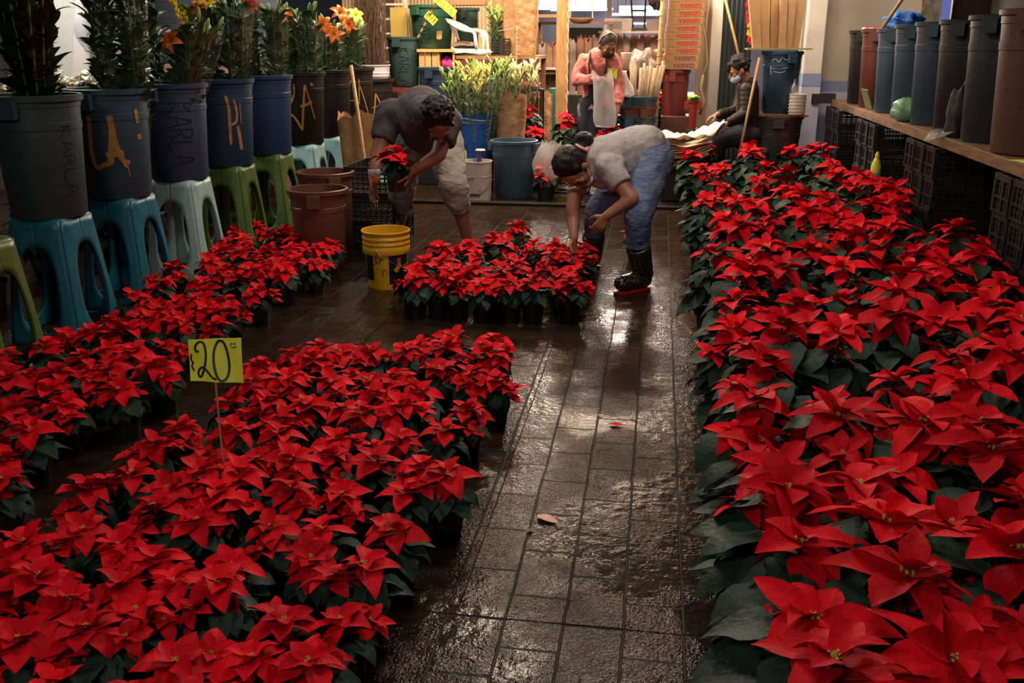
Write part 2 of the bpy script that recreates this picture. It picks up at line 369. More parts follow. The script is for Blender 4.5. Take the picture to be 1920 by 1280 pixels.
tag(structure('column', MB().box((D(1744, 30, 11.3).x, 11.4, 1.6), (.2, .25, 3.2)), CONC))
DKDOOR = mat('dark_brown_door', (.035, .018, .014), .5, .2, 4)
structure('door_1', MB().box((D(1840, 30, 11.6).x, 11.65, 1.5), (.62, .06, 3)), DKDOOR)
structure('wall_right_far', MB().box((D(1905, 30, 11.7).x, 11.75, 1.5), (.35, .06, 3)), mat('pale_teal_panel', (.30, .42, .42), .5, .4, 3, stretch=(.3, 1, 12)))
wn = structure('window_1', MB().box((D(1775, 30, 12.2).x, 12.2, 1.95), (.42, .03, .9)), mat('shop_window_glow', (.05, .08, .3), .2, .6, 5, emit=((.25, .28, .75), .45)))
structure('wall_right', MB().box((3.6, 5, 1.6), (.1, 13, 3.2)), mat('dark_wall', (.05, .045, .04), .9, .3, 3))
# centre-left back wall of cream corrugated sheet
k = MB(); x0 = D(640, 20, 12.2).x; x1 = D(935, 20, 12.2).x; n = 90
vs_ = []; 
for i in range(n+1):
    x = x0+(x1-x0)*i/n; y = 12.2+.018*math.cos(i*PI)
    vs_ += [(x, y, 0), (x, y, 3.2)]
k.add(vs_, [(2*i, 2*i+2, 2*i+3, 2*i+1) for i in range(n)])
structure('wall_back', k, mat('cream_corrugated_sheet', (.66, .52, .33), .6, .1, 3))
structure('wall_back_left', MB().box((-6.2, 9.7, 1.6), (4.6, .08, 3.2)), mat('blue_grey_shutter', (.10, .125, .16), .5, .3, 2, stretch=(.2, .2, 14), bump=.5, bscale=3))
structure('wall_left', MB().box((-6.9, 5.5, 1.6), (.1, 9, 3.2)), mat('dark_left_wall', (.07, .06, .055), .9, .3, 3))
structure('ceiling', MB().box((-1.2, 12.5, 3.75), (14, 29.5, .05)), mat('dark_roof_sheet', (.03, .03, .03), .8, .3, 3))
# left pillar, white plaster with a blue foot
lp = thing('pillar', 'white plaster pillar behind the left buckets with a hanging bag', 'pillar'); lp['kind'] = 'structure'
a0 = D(92, 60, 8.0).x; a1 = D(204, 60, 8.0).x
obj('shaft', MB().box(((a0+a1)/2-.03, 8.15, 2.15), (a1-a0-.1, .3, 2.1)), WHITEP, lp, bevel=.01)
obj('corner_pipe', MB().tube([(a1-.14, 7.98, 0), (a1-.14, 7.98, 3.2)], .055, 16), mat('aged_cream_pipe', (.44, .38, .31), .7, .1, 3), lp, smooth=True)
obj('blue_band', MB().box(((a0+a1)/2-.03, 8.15, .55), (a1-a0-.098, .304, 1.1)), BLUEBAND, lp)
# planter ledge with a pink-brown face behind the third bucket
lg = thing('planter_ledge', 'brick coloured planter ledge with a pale plank on top behind the left buckets', 'ledge')
x0 = D(285, 120, 9.0).x; x1 = D(520, 120, 9.0).x
obj('face', MB().box(((x0+x1)/2, 9.1, .6), (x1-x0, .2, 1.2)), mat('brick_brown_paint', (.17, .065, .045), .8, .25, 8, bump=.3), lg)
obj('plank', MB().box(((x0+x1)/2, 9.08, 1.245), (x1-x0, .26, .08)), mat('pale_pink_plank', (.48, .26, .20), .7, .2, 8), lg, bevel=.005)
# far hall
structure('wall_far', MB().box((-1, 27, 2), (14, .1, 4)), mat('far_hall_wall', (.30, .26, .27), .9, .3, 1))
structure('wall_far_left', MB().box((-3.4, 19.5, 1.6), (.08, 15, 3.2)), mat('far_side_wall', (.12, .09, .085), .9, .4, 2))
for i, (px_, py_, wd_, hg_) in enumerate(((1085, 8, 1.5, .34), (1022, 6, .6, .34), (1200, 18, 1.1, .2))):
    p_ = D(px_, py_, 26.5); structure('window_%d' % (i+2), MB().box(p_, (wd_, .05, hg_)), mat('hall_skylight', (.8, .9, 1), .5, .1, emit=((.82, .90, 1), 1.1)))

# ---------------------------------------------------------------- poinsettia meshes
def petal(mb, L, W, az, el, base, rnd, droop=.5, fold=.25, wav=.12, tooth=0, roll=0, nu=8, taper=.8):
    vs = []; fs = []; nv = 4
    ph = rnd.uniform(0, 6)
    for i in range(nu+1):
        u = i/nu; wdt = W*max(.02, math.sin(PI*min(1, (u*.97+.03))**taper))**.9*(1+tooth*(1 if i % 2 else -1)*(.3 < u < .9))
        if i == nu: wdt = .001
        # centre line bends down along its length
        a = el-droop*u*1.2; x = 0; z = 0
        for j in range(12):
            t = u*(j+.5)/12; aa = el-droop*t*1.6; x += math.cos(aa)*L*u/12; z += math.sin(aa)*L*u/12
        for j in range(nv+1):
            v = -1+2*j/nv
            zz = z+fold*abs(v)**1.3*wdt+wav*wdt*math.sin(u*7+ph+v*1.7)*abs(v)
            vs.append((x, v*wdt, zz))
    for i in range(nu):
        for j in range(nv): a = i*(nv+1)+j; fs.append((a, a+1, a+nv+2, a+nv+1))
    m = Matrix.Translation(base) @ Matrix.Rotation(az, 4, 'Z') @ Matrix.Rotation(roll, 4, 'X')
    mb.add(vs, fs, m)
def head(parent, c, S, rnd, m=RED, tilt=(0, 0), full=1.0, nar=1.0):
    """one star of bracts with its yellow centre; S is the reach of the outer bracts"""
    mb = MB(); n = rnd.choice((5, 6, 6)); a0 = rnd.uniform(0, 6)
    T = Matrix.Translation(c) @ Euler((tilt[0], tilt[1], 0)).to_matrix().to_4x4()
    t = MB()
    for i in range(n):
        petal(t, S*rnd.uniform(.78, 1.15), S*nar*rnd.uniform(.25, .34), a0+2*PI*i/n+rnd.uniform(-.2, .2), rnd.uniform(.05, .45), (0, 0, -.006), rnd, rnd.uniform(.25, .75), rnd.uniform(.1, .45), tooth=.03, roll=rnd.uniform(-.35, .35))
    n2 = rnd.choice((4, 5)); a1 = rnd.uniform(0, 6)
    for i in range(n2):
        petal(t, S*rnd.uniform(.45, .78), S*nar*rnd.uniform(.19, .26), a1+2*PI*i/n2+rnd.uniform(-.25, .25), rnd.uniform(.4, .95), (0, 0, .004), rnd, rnd.uniform(.2, .6), rnd.uniform(.2, .5), tooth=.03, roll=rnd.uniform(-.4, .4), nu=6)
    for i in range(int(3*full)):
        petal(t, S*rnd.uniform(.7, .95), S*rnd.uniform(.24, .3), rnd.uniform(0, 6.28), rnd.uniform(-.35, 0), (0, 0, -.03), rnd, rnd.uniform(.3, .8), .2, roll=rnd.uniform(-.3, .3), nu=6)
    mb.add(t.v, t.f, T)
    h = obj('flower_head', mb, m, parent, smooth=True)
    cm = MB(); q = S*.055
    for i in range(7):
        a = i*2.4; r = q*1.6*math.sqrt(i/7); cm.ball((r*math.cos(a), r*math.sin(a), .006+rnd.uniform(0, .004)), (q*.55, q*.55, q*.75), 6, mx=T)
    obj('flower_center', cm, CYA, h, smooth=True)
    return h
def make_plant(seed, big=False, m=RED, heads=None):
    rnd = random.Random(seed)
    r = thing('potted_poinsettia', 'potted poinsettia', 'potted plant')
    pr, phh = (.095, .17) if big else (.060, .105)
    H = .50 if big else .20; S = (.138 if big else .095)
    mb = MB(); mb.lathe([(0, .002), (pr*.74, .002), (pr*.76, 0), (pr*.96, phh*.82), (pr*1.06, phh*.83), (pr*1.08, phh), (pr*1.0, phh), (pr*.97, phh*.9), (pr*.9, phh*.85)], 24)
    obj('pot', mb, POT, r, auto=True)
    s = MB(); s.lathe([(0, phh*.88), (pr*.6, phh*.9), (pr*.96, phh*.87)], 14); obj('soil', s, SOIL, r)
    fo = MB(); hp = []
    nh = heads or (rnd.choice((1, 2, 2, 3)) if big else rnd.choice((2, 3, 3)))
    a0 = rnd.uniform(0, 6)
    for i in range(nh):
        if i == 0: c = (rnd.uniform(-.01, .01), rnd.uniform(-.01, .01), H)
        else:
            rr = (.115 if big else .070)*rnd.uniform(.8, 1.15); a = a0+2.3*i; c = (rr*math.cos(a), rr*math.sin(a), H-rnd.uniform(.03, .08)*(1.4 if big else .6))
        hp.append(c); fo.tube([(0, 0, phh*.9), (c[0]*.35, c[1]*.35, (phh+c[2])/2), (c[0]*.95, c[1]*.95, c[2]-.004)], [.005, .004, .003] if big else [.004, .003, .002], 6)
    nl = 34 if big else 17
    for i in range(nl):
        f = i/nl; zz = phh+.03+(H-phh-.07)*(1-f)*rnd.uniform(.8, 1); a = i*2.4+rnd.uniform(-.3, .3)
        L = (rnd.uniform(.12, .175) if big else rnd.uniform(.07, .10)); pet = (.05 if big else .022)+rnd.uniform(0, .03 if big else .02)
        b = (pet*math.cos(a), pet*math.sin(a), zz); fo.tube([(0, 0, zz-.015), b], .0017, 5)
        petal(fo, L, L*rnd.uniform(.33, .4), a, rnd.uniform(-.5, .2), b, rnd, rnd.uniform(.3, .9), rnd.uniform(0, .25), tooth=.05, roll=rnd.uniform(-.25, .25), nu=7, taper=.7)
    obj('foliage', fo, LEAF, r, smooth=True)
    for i, c in enumerate(hp):
        t = (-c[1]*2.2+rnd.uniform(-.15, .25), c[0]*2.2+rnd.uniform(-.2, .2))
        head(r, c, S*(1.05 if i == 0 else rnd.uniform(.62, .85)), rnd, m, t, 1 if i == 0 else .4, .84 if big else 1.0)
    return r
SMALL = [make_plant(100+i) for i in range(9)]
BIG = [make_plant(300+i, True) for i in range(9)]
WHITE = [make_plant(500+i, False, CREAM, 3) for i in range(3)]
ORD = ['zeroth', 'first', 'second', 'third', 'fourth', 'fifth', 'sixth', 'seventh', 'eighth', 'ninth', 'tenth', 'eleventh', 'twelfth', 'thirteenth', 'fourteenth', 'fifteenth', 'sixteenth', 'seventeenth', 'eighteenth', 'nineteenth', 'twentieth']
ORD += ['twenty-'+o for o in ORD[1:10]]+['thirtieth']+['thirty-'+o for o in ORD[1:10]]+['fortieth']
def relax(P, dmin, it=60, push=None):
    P = [list(p) for p in P]
    for _ in range(it):
        for i in range(len(P)):
            for j in range(i):
                dx = P[i][0]-P[j][0]; dy = P[i][1]-P[j][1]; d = math.hypot(dx, dy)
                if d < dmin:
                    if d < 1e-5: dx, dy, d = .01, .003, .01
                    k = (dmin-d)/2/d; P[i][0] += dx*k; P[i][1] += dy*k; P[j][0] -= dx*k; P[j][1] -= dy*k
        if push:
            for p in P: push(p)
    return P
def bed(pix, protos, zf, dmin, rowh, what, where, edge, group, seed, sc=(.92, 1.1), from_right=True, push=None):
    rnd = random.Random(seed); P = []
    for p in pix:
        g = G(p[0], p[1], zf); P.append((g.x, g.y, p[2] if len(p) > 2 else 1))
    Q = relax([(a, b) for a, b, _ in P], dmin, push=push)
    items = [(q[0], q[1], P[i][2]) for i, q in enumerate(Q)]
    items.sort(key=lambda t: t[1]); y0 = items[0][1]; rows = {}
    for t in items: rows.setdefault(int((t[1]-y0)/rowh), []).append(t)
    for ri, key in enumerate(sorted(rows)):
        row = sorted(rows[key], key=lambda t: -t[0] if from_right else t[0])
        for ci, (x, y, s) in enumerate(row):
            o = dup(rnd.choice(protos), (x, y, 0), rnd.uniform(0, 6.28), s*rnd.uniform(*sc),
                    '%s, %s bed, %s row from front, %s from %s' % (what, where, ORD[ri+1], ORD[ci+1], edge), group)

# ---------------------------------------------------------------- right hand bed of large poinsettias
RIGHT = [(1320,270),(1400,270),(1473,270),(1507,270),(1540,287),(1293,287),(1350,307),(1403,290),(1437,310),(1320,317),(1427,333),(1473,330),(1357,347),(1383,365),(1323,367),(1503,367),(1477,353),(1560,317),(1580,327),(1627,323),(1617,347),(1683,330),(1690,350),(1643,383),(1683,380),(1757,367),(1553,383),(1417,390),(1363,413),(1393,425),(1423,420),(1517,403),(1555,410),(1443,463),(1343,460),(1392,478),(1515,468),(1582,457),(1618,433),(1582,487),(1643,473),(1687,430),(1738,432),(1725,457),(1755,488),(1817,440),(1850,470),(1773,515),(1703,525),(1885,522),(1382,553),(1403,513),(1495,557),(1463,503),(1607,553),(1673,567),(1672,597),(1492,603),(1555,633),(1370,607),(1440,613),(1747,593),(1857,578),(1817,550),(1867,638),(1793,660),
 (1432,672),(1505,677),(1690,700),(1810,718),(1447,767),(1555,772),(1397,810),(1527,808),(1740,768),(1828,772),(1615,847),(1723,818),(1700,870),(1483,873),(1585,910),(1860,873),(1438,927),(1442,995),(1565,1012),(1768,955),(1882,947),(1660,1035),(1890,690),(1910,600),(1613,1128),(1893,1043),(1435,1255),(1555,1250),(1907,1193),(1850,1130),(1773,1240),(1960,780),(1970,900),(1975,1080),(1660,1330),(1860,1330),(1400,1150),(1730,1130)]
# pots stand about a hand apart: of several stars close together only one carries the pot, the others are its side stars
def thin(pix, zf, dmin):
    out = []; 
    for p in pix:
        g = G(p[0], p[1], zf)
        if all((g.xy-h.xy).length > dmin for h in out): out.append(g)
    return out
def pixthin(pix, zf, dmin):
    out = []; gs = []
    for p in pix:
        g = G(p[0], p[1], zf)
        if all((g.xy-h.xy).length > dmin for h in gs): gs.append(g); out.append(p)
    return out
def push_right(p):
    if p[0] > 1.62: p[0] = 1.62
    if p[0] < .33: p[0] = .33
    if p[1] > 9.6: p[1] = 9.6
bed(pixthin(RIGHT, .5, .125), BIG, .5, .205, .26, 'large red poinsettia', 'right hand', 'the aisle', 'large poinsettias in the right hand bed', 11, from_right=False, push=push_right)
# ---------------------------------------------------------------- left beds of small poinsettias
LB = [(17,660),(132,627),(88,650),(167,625),(158,667),(107,703),(178,705),(248,663),(237,620),(250,555),(207,597),(288,607),(358,608),(308,645),(393,607),(377,532),(327,503),(420,507),(413,470),(457,478),(423,453),(473,422),(535,432),(505,468),(515,488),(555,490),(585,438),(567,460),(620,457),(480,500),(530,510),(483,543),(425,563),(408,567),(337,563),(430,580),(27,750),(53,811),(120,758),(138,758),(227,733),(0,720),(-15,690),(-10,780),(5,860),(-30,840),(0,900),(60,700),(290,530),(300,575),(455,445),(340,640),(70,740),(-40,730),(-60,800)]
LBX = [(560,450),(600,470),(545,465),(590,490),(445,520),(390,490),(365,565),(260,600),(200,650),(330,600),(385,575),(465,510),(300,690),(200,690),(60,750),(505,445),(440,430)]
bed(pixthin(LB+LBX, .2, .075), SMALL, .2, .125, .17, 'small red poinsettia', 'stool side', 'its right edge', 'small poinsettias in front of the stools', 21)
LF = [(928,633),(915,665),(853,637),(840,658),(783,642),(757,655),(692,658),(607,653),(637,660),(547,657),(587,677),(490,677),(660,700),(535,717),(620,723),(822,688),(740,698),(700,717),(890,700),(918,705),(788,733),(703,730),(470,717),(440,750),(490,747),(517,750),(590,760),(675,773),(643,763),(748,763),(873,767),(775,767),(838,802),(745,820),(627,820),(532,790),(433,800),(520,810),(483,855),(607,853),(553,867),(710,870),(795,868),(828,897),(535,920),(640,927),(770,913),(742,990),(603,980),(503,987),(450,890),(340,797),(293,832),(328,835),(393,850),(245,889),(163,925),(288,957),(368,967),(357,900),(323,917),(410,934),(133,1004),(218,1019),(67,1027),(295,1047),(427,1055),(315,1082),(127,1120),(253,1127),(233,1100),(23,1067),(163,1190),(27,1210),(333,1250),(472,1226),(580,1040),(533,1157),(410,1095),(50,1100),(680,1071),(643,1153),(583,1255),(-20,1140),(100,1275),(240,1310),(420,1330),(520,1330)]
bed(pixthin(LF, .2, .07), SMALL, .2, .128, .155, 'small red poinsettia', 'front left', 'the aisle', 'small poinsettias in the front left bed', 31)
def push_mid(p): p[1] = max(p[1], 4.98)
CB = [(820,469),(875,465),(946,461),(1001,460),(1042,465),(1090,470),(1090,487),(954,485),(795,494),(934,510),(852,508),(774,522),(846,547),(919,529),(995,537),(1069,537),(1017,500),(1080,510),(895,480),(972,431),(760,550)]
bed(pixthin(CB+[(830,490),(960,540),(1035,500),(900,545),(1040,480),(820,530),(880,505),(970,505),(925,450),(1050,525)], .2, .075), SMALL, .2, .128, .2, 'small red poinsettia', 'middle', 'the aisle', 'small poinsettias in the middle bed', 41, sc=(1.0, 1.15), push=push_mid)
g = G(1190, 488); dup(SMALL[3], g, 1, 1.05, 'small red poinsettia standing alone behind the front boot of the bending woman')
# red plants behind and beneath the stools
rnd = random.Random(5); n_ = 0
for i in range(9):
    for j in range(2):
        x = -3.85-.5*j+rnd.uniform(-.06, .06); y = 4.3+i*.56+rnd.uniform(-.08, .08)
        dup(rnd.choice(BIG), (x, y, 0), rnd.uniform(0, 6), rnd.uniform(.85, 1.05), 'large red poinsettia behind the stools, %s from the front in the %s row' % (ORD[i+1], ('near', 'far')[j]), 'large poinsettias on the floor behind the stools')
# white poinsettias on a bench behind the buckets
bn = thing('plant_bench', 'dark wooden bench of white poinsettias behind the left buckets', 'bench', (-4.75, 6.25, 0))
obj('top', MB().box((0, 0, .97), (.75, 3.1, .05)), WOODY, bn)
for sx in (-.3, .3):
    for sy in (-1.45, 1.45): obj('leg', MB().box((sx, sy, .4725), (.05, .05, .945)), WOODY, bn)
for i, (px_, py_) in enumerate(((-8, 165), (38, 160), (105, 156), (160, 160), (285, 150), (318, 158), (345, 155))):
    Yp = 5.4+i*.42; q = D(px_, py_, Yp); dup(WHITE[i % 3], (max(-5.05, min(-4.46, q.x)), Yp, .995), i, 1.25, 'white poinsettia on the bench behind the buckets, %s from the left' % ORD[i+1], 'white poinsettias on the bench')
dup(SMALL[2], (-5.0, 5.0, .995), 0, 1.6, 'dark red poinsettia at the left end of the bench')

# ---------------------------------------------------------------- stools
def stool_mesh():
    H, bt, bb = .635, .150, .212
    def pt(s, z, out=1):
        """s 0..1 goes from the middle of the front side to the corner"""
        hw = (bb+(bt-bb)*(z/H))*out; x, y = s, -1.0; e = 7.0
        n_ = (abs(x)**e+abs(y)**e)**(1/e); return (x/n_*hw, y/n_*hw, z)
    N = 40
    def loops(sgn):
        outer = []; inner = []
        for i in range(N+1):
            t = i/N; a = -PI/2+PI*t                      # half loop: bottom centre -> corner side -> top centre
            ca, sa = math.cos(a), math.sin(a)
            # inner stadium: half width .50, from z .06 to .50
            e = 2.6; dn = (abs(ca)**e+abs(sa)**e)**(1/e); ix = .60*ca/dn; iz = .285+.225*sa/dn
            # outer rectangle
            k_ = 1/max(abs(ca), abs(sa)); ox = min(1, ca*k_); oz = H/2+H/2*max(-1, min(1, sa*k_))
            outer.append(pt(sgn*ox, oz)); inner.append(pt(sgn*ix, iz, .992))
        return outer, inner
    def leg():
        mb = MB()
        for sgn, rot in ((1, 0), (-1, PI/2)):
            o_, i_ = loops(sgn); M = 4; vs = []; fs = []
            for a, b in zip(o_, i_):
                for q in range(M+1):
                    f = q/M; vs.append(tuple(a[c]*(1-f)+b[c]*f for c in range(3)))
            for i in range(N):
                for q in range(M):
                    a = i*(M+1)+q; f = (a, a+1, a+M+2, a+M+1); fs.append(f if sgn > 0 else f[::-1])
            mb.add(vs, fs, Matrix.Rotation(rot, 4, 'Z'))
        return mb
    seat = MB(); vs = []; fs = []; K = 48; prof = [(1.0, H-.012), (.99, H+.002), (.95, H+.010), (.9, H+.012), (.82, H+.008), (.8, H+.006), (.3, H+.005), (.05, H+.005)]
    for f, z in prof:
        for j in range(K):
            a = 2*PI*j/K; e = 7; ca, sa = math.cos(a), math.sin(a); n_ = (abs(ca)**e+abs(sa)**e)**(1/e); r = .1515*f
            vs.append((ca/n_*r, sa/n_*r, z))
    for i in range(len(prof)-1):
        for j in range(K): fs.append((i*K+j, i*K+(j+1) % K, (i+1)*K+(j+1) % K, (i+1)*K+j))
    fs.append(tuple((len(prof)-1)*K+j for j in range(K))); seat.add(vs, fs)
    return seat.mesh('seat', None, True), leg().mesh('leg', None, True)
SEATM, LEGM = stool_mesh()
STOOLC = {'teal blue': (.015, .13, .19), 'pale mint': (.30, .48, .47), 'olive green': (.075, .13, .030), 'pale aqua': (.32, .56, .58), 'light turquoise': (.10, .42, .50)}
def make_stool(i, col, loc, label, rz=0):
    m = plastic('stool_'+col.replace(' ', '_'), STOOLC[col], .32)
    t = thing('plastic_stool', label, 'stool', loc, rz, 'tall plastic stools under the buckets')
    sm = SEATM.copy(); sm.materials.append(m); lm = LEGM.copy(); lm.materials.append(m)
    s = link('seat', sm, t)
    for q in range(4):
        l = link('leg', lm, t); l.rotation_euler = (0, 0, q*PI/2); md = l.modifiers.new('s', 'SOLIDIFY'); md.thickness = .006
    return t
# ---------------------------------------------------------------- bins
def bin_prof(R, H, tp=.84):
    r0 = R*tp; f = lambda z: r0+(R-r0)*z/H
    return [(0, .012), (r0*.93, .012), (r0*.95, 0), (r0, .012), (f(H*.72), H*.72), (f(H*.72)+.004, H*.725), (f(H*.78)+.004, H*.78), (f(H*.78), H*.785),
            (f(H*.90), H*.90), (f(H*.905)+.004, H*.905), (R+.002, H-.035), (R+.016, H-.03), (R+.018, H-.004), (R+.010, H), (R-.004, H-.002), (R-.008, H-.05), (r0-.006, .03), (0, .03)]
def handle_mb(R, H, a):
    mb = MB(); mx = Matrix.Rotation(a, 4, 'Z')
    for s in np.linspace(-.5, .5, 7): mb.box((R+.022, s*R*.42, H-.068), (.035, .005, .075), mx=mx)
    mb.box((R+.042, 0, H-.066), (.006, R*.44, .085), mx=mx); mb.box((R+.022, 0, H-.028), (.042, R*.44, .006), mx=mx); return mb
def make_bin(name, label, loc, R, H, m, ha=0, group=None, cat='bin', tp=.84, n=40):
    t = thing(name, label, cat, loc, 0, group)
    mb = MB(); mb.lathe(bin_prof(R, H, tp), n); obj('barrel', mb, m, t, auto=True)
    for a in (ha, ha+PI): obj('handle', handle_mb(R, H, a), m, t)
    t['R'] = R; t['H'] = H; t['tp'] = tp
    return t
def cone_fn(t, phi, off=.0035):
    R, H, tp = t['R'], t['H'], t['tp']
    def fn(u, z):                                     # u metres to the right seen from outside, z height above the foot
        r = R*tp+(R-R*tp)*z/H+off+(.004 if .72*H < z < .79*H or z > .9*H else 0); a = phi+u/r
        return (r*math.cos(a), r*math.sin(a), z)
    return fn
def camphi(t, extra=0): return math.atan2(0-t.location.y, 0-t.location.x)+extra
def lettering(t, build, m=MARK, name='lettering'):
    mb = MB(); build(mb); return obj(name, mb, m, t)
XR = -3.1
YS = [4.41, 5.07, 5.80, 6.53, 7.28, 8.05, 8.78, 9.52, 10.25]
BCOL = [('slate', (.030, .050, .055)), ('steel_blue', (.028, .060, .085)), ('denim_blue', (.032, .055, .105)), ('navy_blue', (.012, .040, .085)), ('medium_blue', (.018, .045, .12)),
        ('black_brown', (.012, .009, .008)), ('black_brown', (.012, .009, .008)), ('black_brown', (.012, .009, .008)), ('black_brown', (.012, .009, .008))]
SC = ['teal blue', 'teal blue', 'pale mint', 'olive green', 'olive green', 'pale aqua', 'pale aqua', 'light turquoise', 'light turquoise']
BLAB = ['slate grey bucket marked KA on a teal stool, nearest of the row', 'steel blue bucket with LA in gold spray paint on a teal stool', 'blue bucket reading KARLA in black marker on the mint stool',
        'navy bucket with a gold sprayed mark on the nearer green stool', 'plain blue bucket on the farther green stool', 'black bucket sprayed with gold KA on a pale aqua stool',
        'plain black bucket on the second pale aqua stool', 'black bucket with gold RL on the turquoise stool behind the broomstick', 'black bucket sprayed with a gold A below the white pail']
SLAB = ['teal stool under the slate grey bucket, nearest full stool', 'teal stool under the gold LA bucket', 'pale mint stool under the KARLA bucket', 'olive green stool under the navy bucket', 'olive green stool under the plain blue bucket',
        'pale aqua stool under the gold KA bucket', 'pale aqua stool under the plain black bucket', 'light turquoise stool beside the kraft bag', 'light turquoise stool at the far end of the row']
BUCK = []
for i, y in enumerate(YS):
    st = make_stool(i, SC[i], (XR, y, 0), SLAB[i], 0)
    if i == 8: st.scale = (1, 1, .93)
    zt = .641 if i < 8 else .641*.93
    t = make_bin('bucket', BLAB[i], (XR, y, zt), .215, .61 if i < 8 else .52, plastic('bucket_'+BCOL[i][0], BCOL[i][1]), ha=camphi_ if False else math.atan2(-y, 3.1)-.55 if i not in (3,) else -1.9, group='flower buckets on stools along the left')
    BUCK.append(t)
make_stool(9, 'olive green', (-3.06, 3.72, 0), 'olive green stool at the left picture edge', 0)
# writing on the buckets
b = BUCK[0]; f0 = cone_fn(b, camphi(b)); lettering(b, lambda mb: write(mb, 'KARL', lambda u, v: f0(.155+u*1, .50+v), .045, .07, .022, .0035, down=True) if False else write(mb, 'KARLA', lambda u, v: f0(.10+u, .46+v), .07, .055, .016, .0035, down=True))
b = BUCK[1]; f1 = cone_fn(b, camphi(b))
def spray_la(mb):
    ribbon(mb, [(-.115, .47), (-.118, .40), (-.125, .30), (-.12, .22), (-.10, .185), (-.05, .205), (-.015, .215)], .026, f1)
    ribbon(mb, [(-.005, .47), (0, .40), (-.012, .30), (-.03, .20)], .034, f1); ribbon(mb, [(.002, .42), (.012, .32), (.03, .245), (.06, .195)], .028, f1)
    ribbon(mb, [(-.045, .255), (0, .26), (.05, .262)], .034, f1); ribbon(mb, [(.05, .21), (.07, .195)], .045, f1); ribbon(mb, [(.062, .19), (.068, .13)], .006, f1); ribbon(mb, [(.150, .50), (.153, .42)], .025, f1); ribbon(mb, [(.155, .36), (.158, .33)], .03, f1)
lettering(b, spray_la, GOLD, 'spray_lettering')
b = BUCK[2]; f2 = cone_fn(b, camphi(b)); lettering(b, lambda mb: write(mb, 'KARLA', lambda u, v: f2(-.035+u, .49+v), .145, .062, .018, .0075, down=True))
b = BUCK[3]; f3 = cone_fn(b, camphi(b))
def spray_4(mb):
    ribbon(mb, [(.02, .50), (.035, .42), (.033, .30), (.03, .16)], .020, f3); ribbon(mb, [(.075, .47), (.09, .40), (.085, .33), (.06, .305), (.02, .30)], .018, f3); ribbon(mb, [(.09, .29), (.10, .20), (.105, .12)], .026, f3); ribbon(mb, [(.12, .45), (.12, .30)], .008, f3)
lettering(b, spray_4, GOLD, 'spray_lettering')
b = BUCK[5]; f5 = cone_fn(b, camphi(b))
def spray_ka(mb):
    ribbon(mb, [(-.05, .52), (-.05, .44), (-.085, .36), (-.13, .31)], .020, f5); ribbon(mb, [(-.12, .27), (-.06, .24), (0, .13)], .018, f5); ribbon(mb, [(0, .13), (.012, .25), (.03, .40), (.045, .51)], .018, f5)
    ribbon(mb, [(.045, .51), (.08, .38), (.12, .22)], .012, f5); ribbon(mb, [(-.005, .33), (.05, .345), (.10, .37)], .022, f5); ribbon(mb, [(.10, .50), (.115, .52)], .03, f5)
lettering(b, spray_ka, GOLD, 'spray_lettering')
b = BUCK[7]; f7 = cone_fn(b, camphi(b))
lettering(b, lambda mb: (ribbon(mb, [(-.12, .45), (-.10, .50), (-.085, .42), (-.12, .36), (-.07, .22)], .014, f7), ribbon(mb, [(.0, .52), (-.04, .40), (-.05, .30), (.04, .30)], .011, f7), ribbon(mb, [(.07, .5), (.06, .25)], .012, f7), ribbon(mb, [(.07, .45), (.14, .24), (.17, .15)], .012, f7)), GOLD, 'spray_lettering')
b = BUCK[8]; f8 = cone_fn(b, camphi(b))
lettering(b, lambda mb: (ribbon(mb, [(-.01, .12), (.01, .26), (.02, .38)], .016, f8), ribbon(mb, [(.02, .38), (.07, .26), (.11, .14)], .014, f8), ribbon(mb, [(-.03, .22), (.03, .235), (.10, .23)], .014, f8)), GOLD, 'spray_lettering')

# ---------------------------------------------------------------- bouquets in the buckets
def leaf_blade(mb, b, dirv, L, W, rnd):
    az = math.atan2(dirv[1], dirv[0]); el = math.atan2(dirv[2], math.hypot(dirv[0], dirv[1]))
    petal(mb, L, W, az, el, b, rnd, rnd.uniform(.2, .9), .25, .1, roll=rnd.uniform(-.5, .5), nu=5)
def lily(parent, c, S, m, d, rnd):
    mb = MB(); q = Vector(d).normalized().to_track_quat('Z', 'Y').to_matrix().to_4x4(); T = Matrix.Translation(c) @ q; t = MB(); a0 = rnd.uniform(0, 6)
    for i in range(6):
        petal(t, S, S*(.24 if i % 2 else .17), a0+i*PI/3, 1.05, (0, 0, 0), rnd, 1.35, .15, .08, nu=8, taper=.75)
    mb.add(t.v, t.f, T); f = obj('lily_flower', mb, m, parent, smooth=True)
    s = MB()
    for i in range(6): a = i*PI/3+.3; s.tube([(0, 0, 0), (S*.12*math.cos(a), S*.12*math.sin(a), S*.35), (S*.25*math.cos(a), S*.25*math.sin(a), S*.6)], S*.012, 5); s.ball((S*.25*math.cos(a), S*.25*math.sin(a), S*.6), (S*.03, S*.03, S*.05), 5)
    s2 = MB().add(s.v, s.f, T); obj('stamens', s2, mat('stamen_brown', (.25, .07, .01), .7), f)
def buds(parent, c, spread, n, L, m, rnd, up=1.0, name='bud'):
    for i in range(n):
        mb = MB()
        a = rnd.uniform(0, 6.28); r = spread*math.sqrt(rnd.random()); b = Vector((c[0]+r*math.cos(a), c[1]+r*math.sin(a), c[2]+rnd.uniform(-.04, .04)))
        d = Vector((math.cos(a)*.5, math.sin(a)*.5, up+rnd.uniform(-.3, .2))).normalized(); l = L*rnd.uniform(.7, 1.2)
        mb.tube([b, b+d*l*.2, b+d*l*.55, b+d*l*.85, b+d*l], [l*.04, l*.10, l*.14, l*.10, l*.02], 7); obj(name, mb, m, parent, smooth=True)
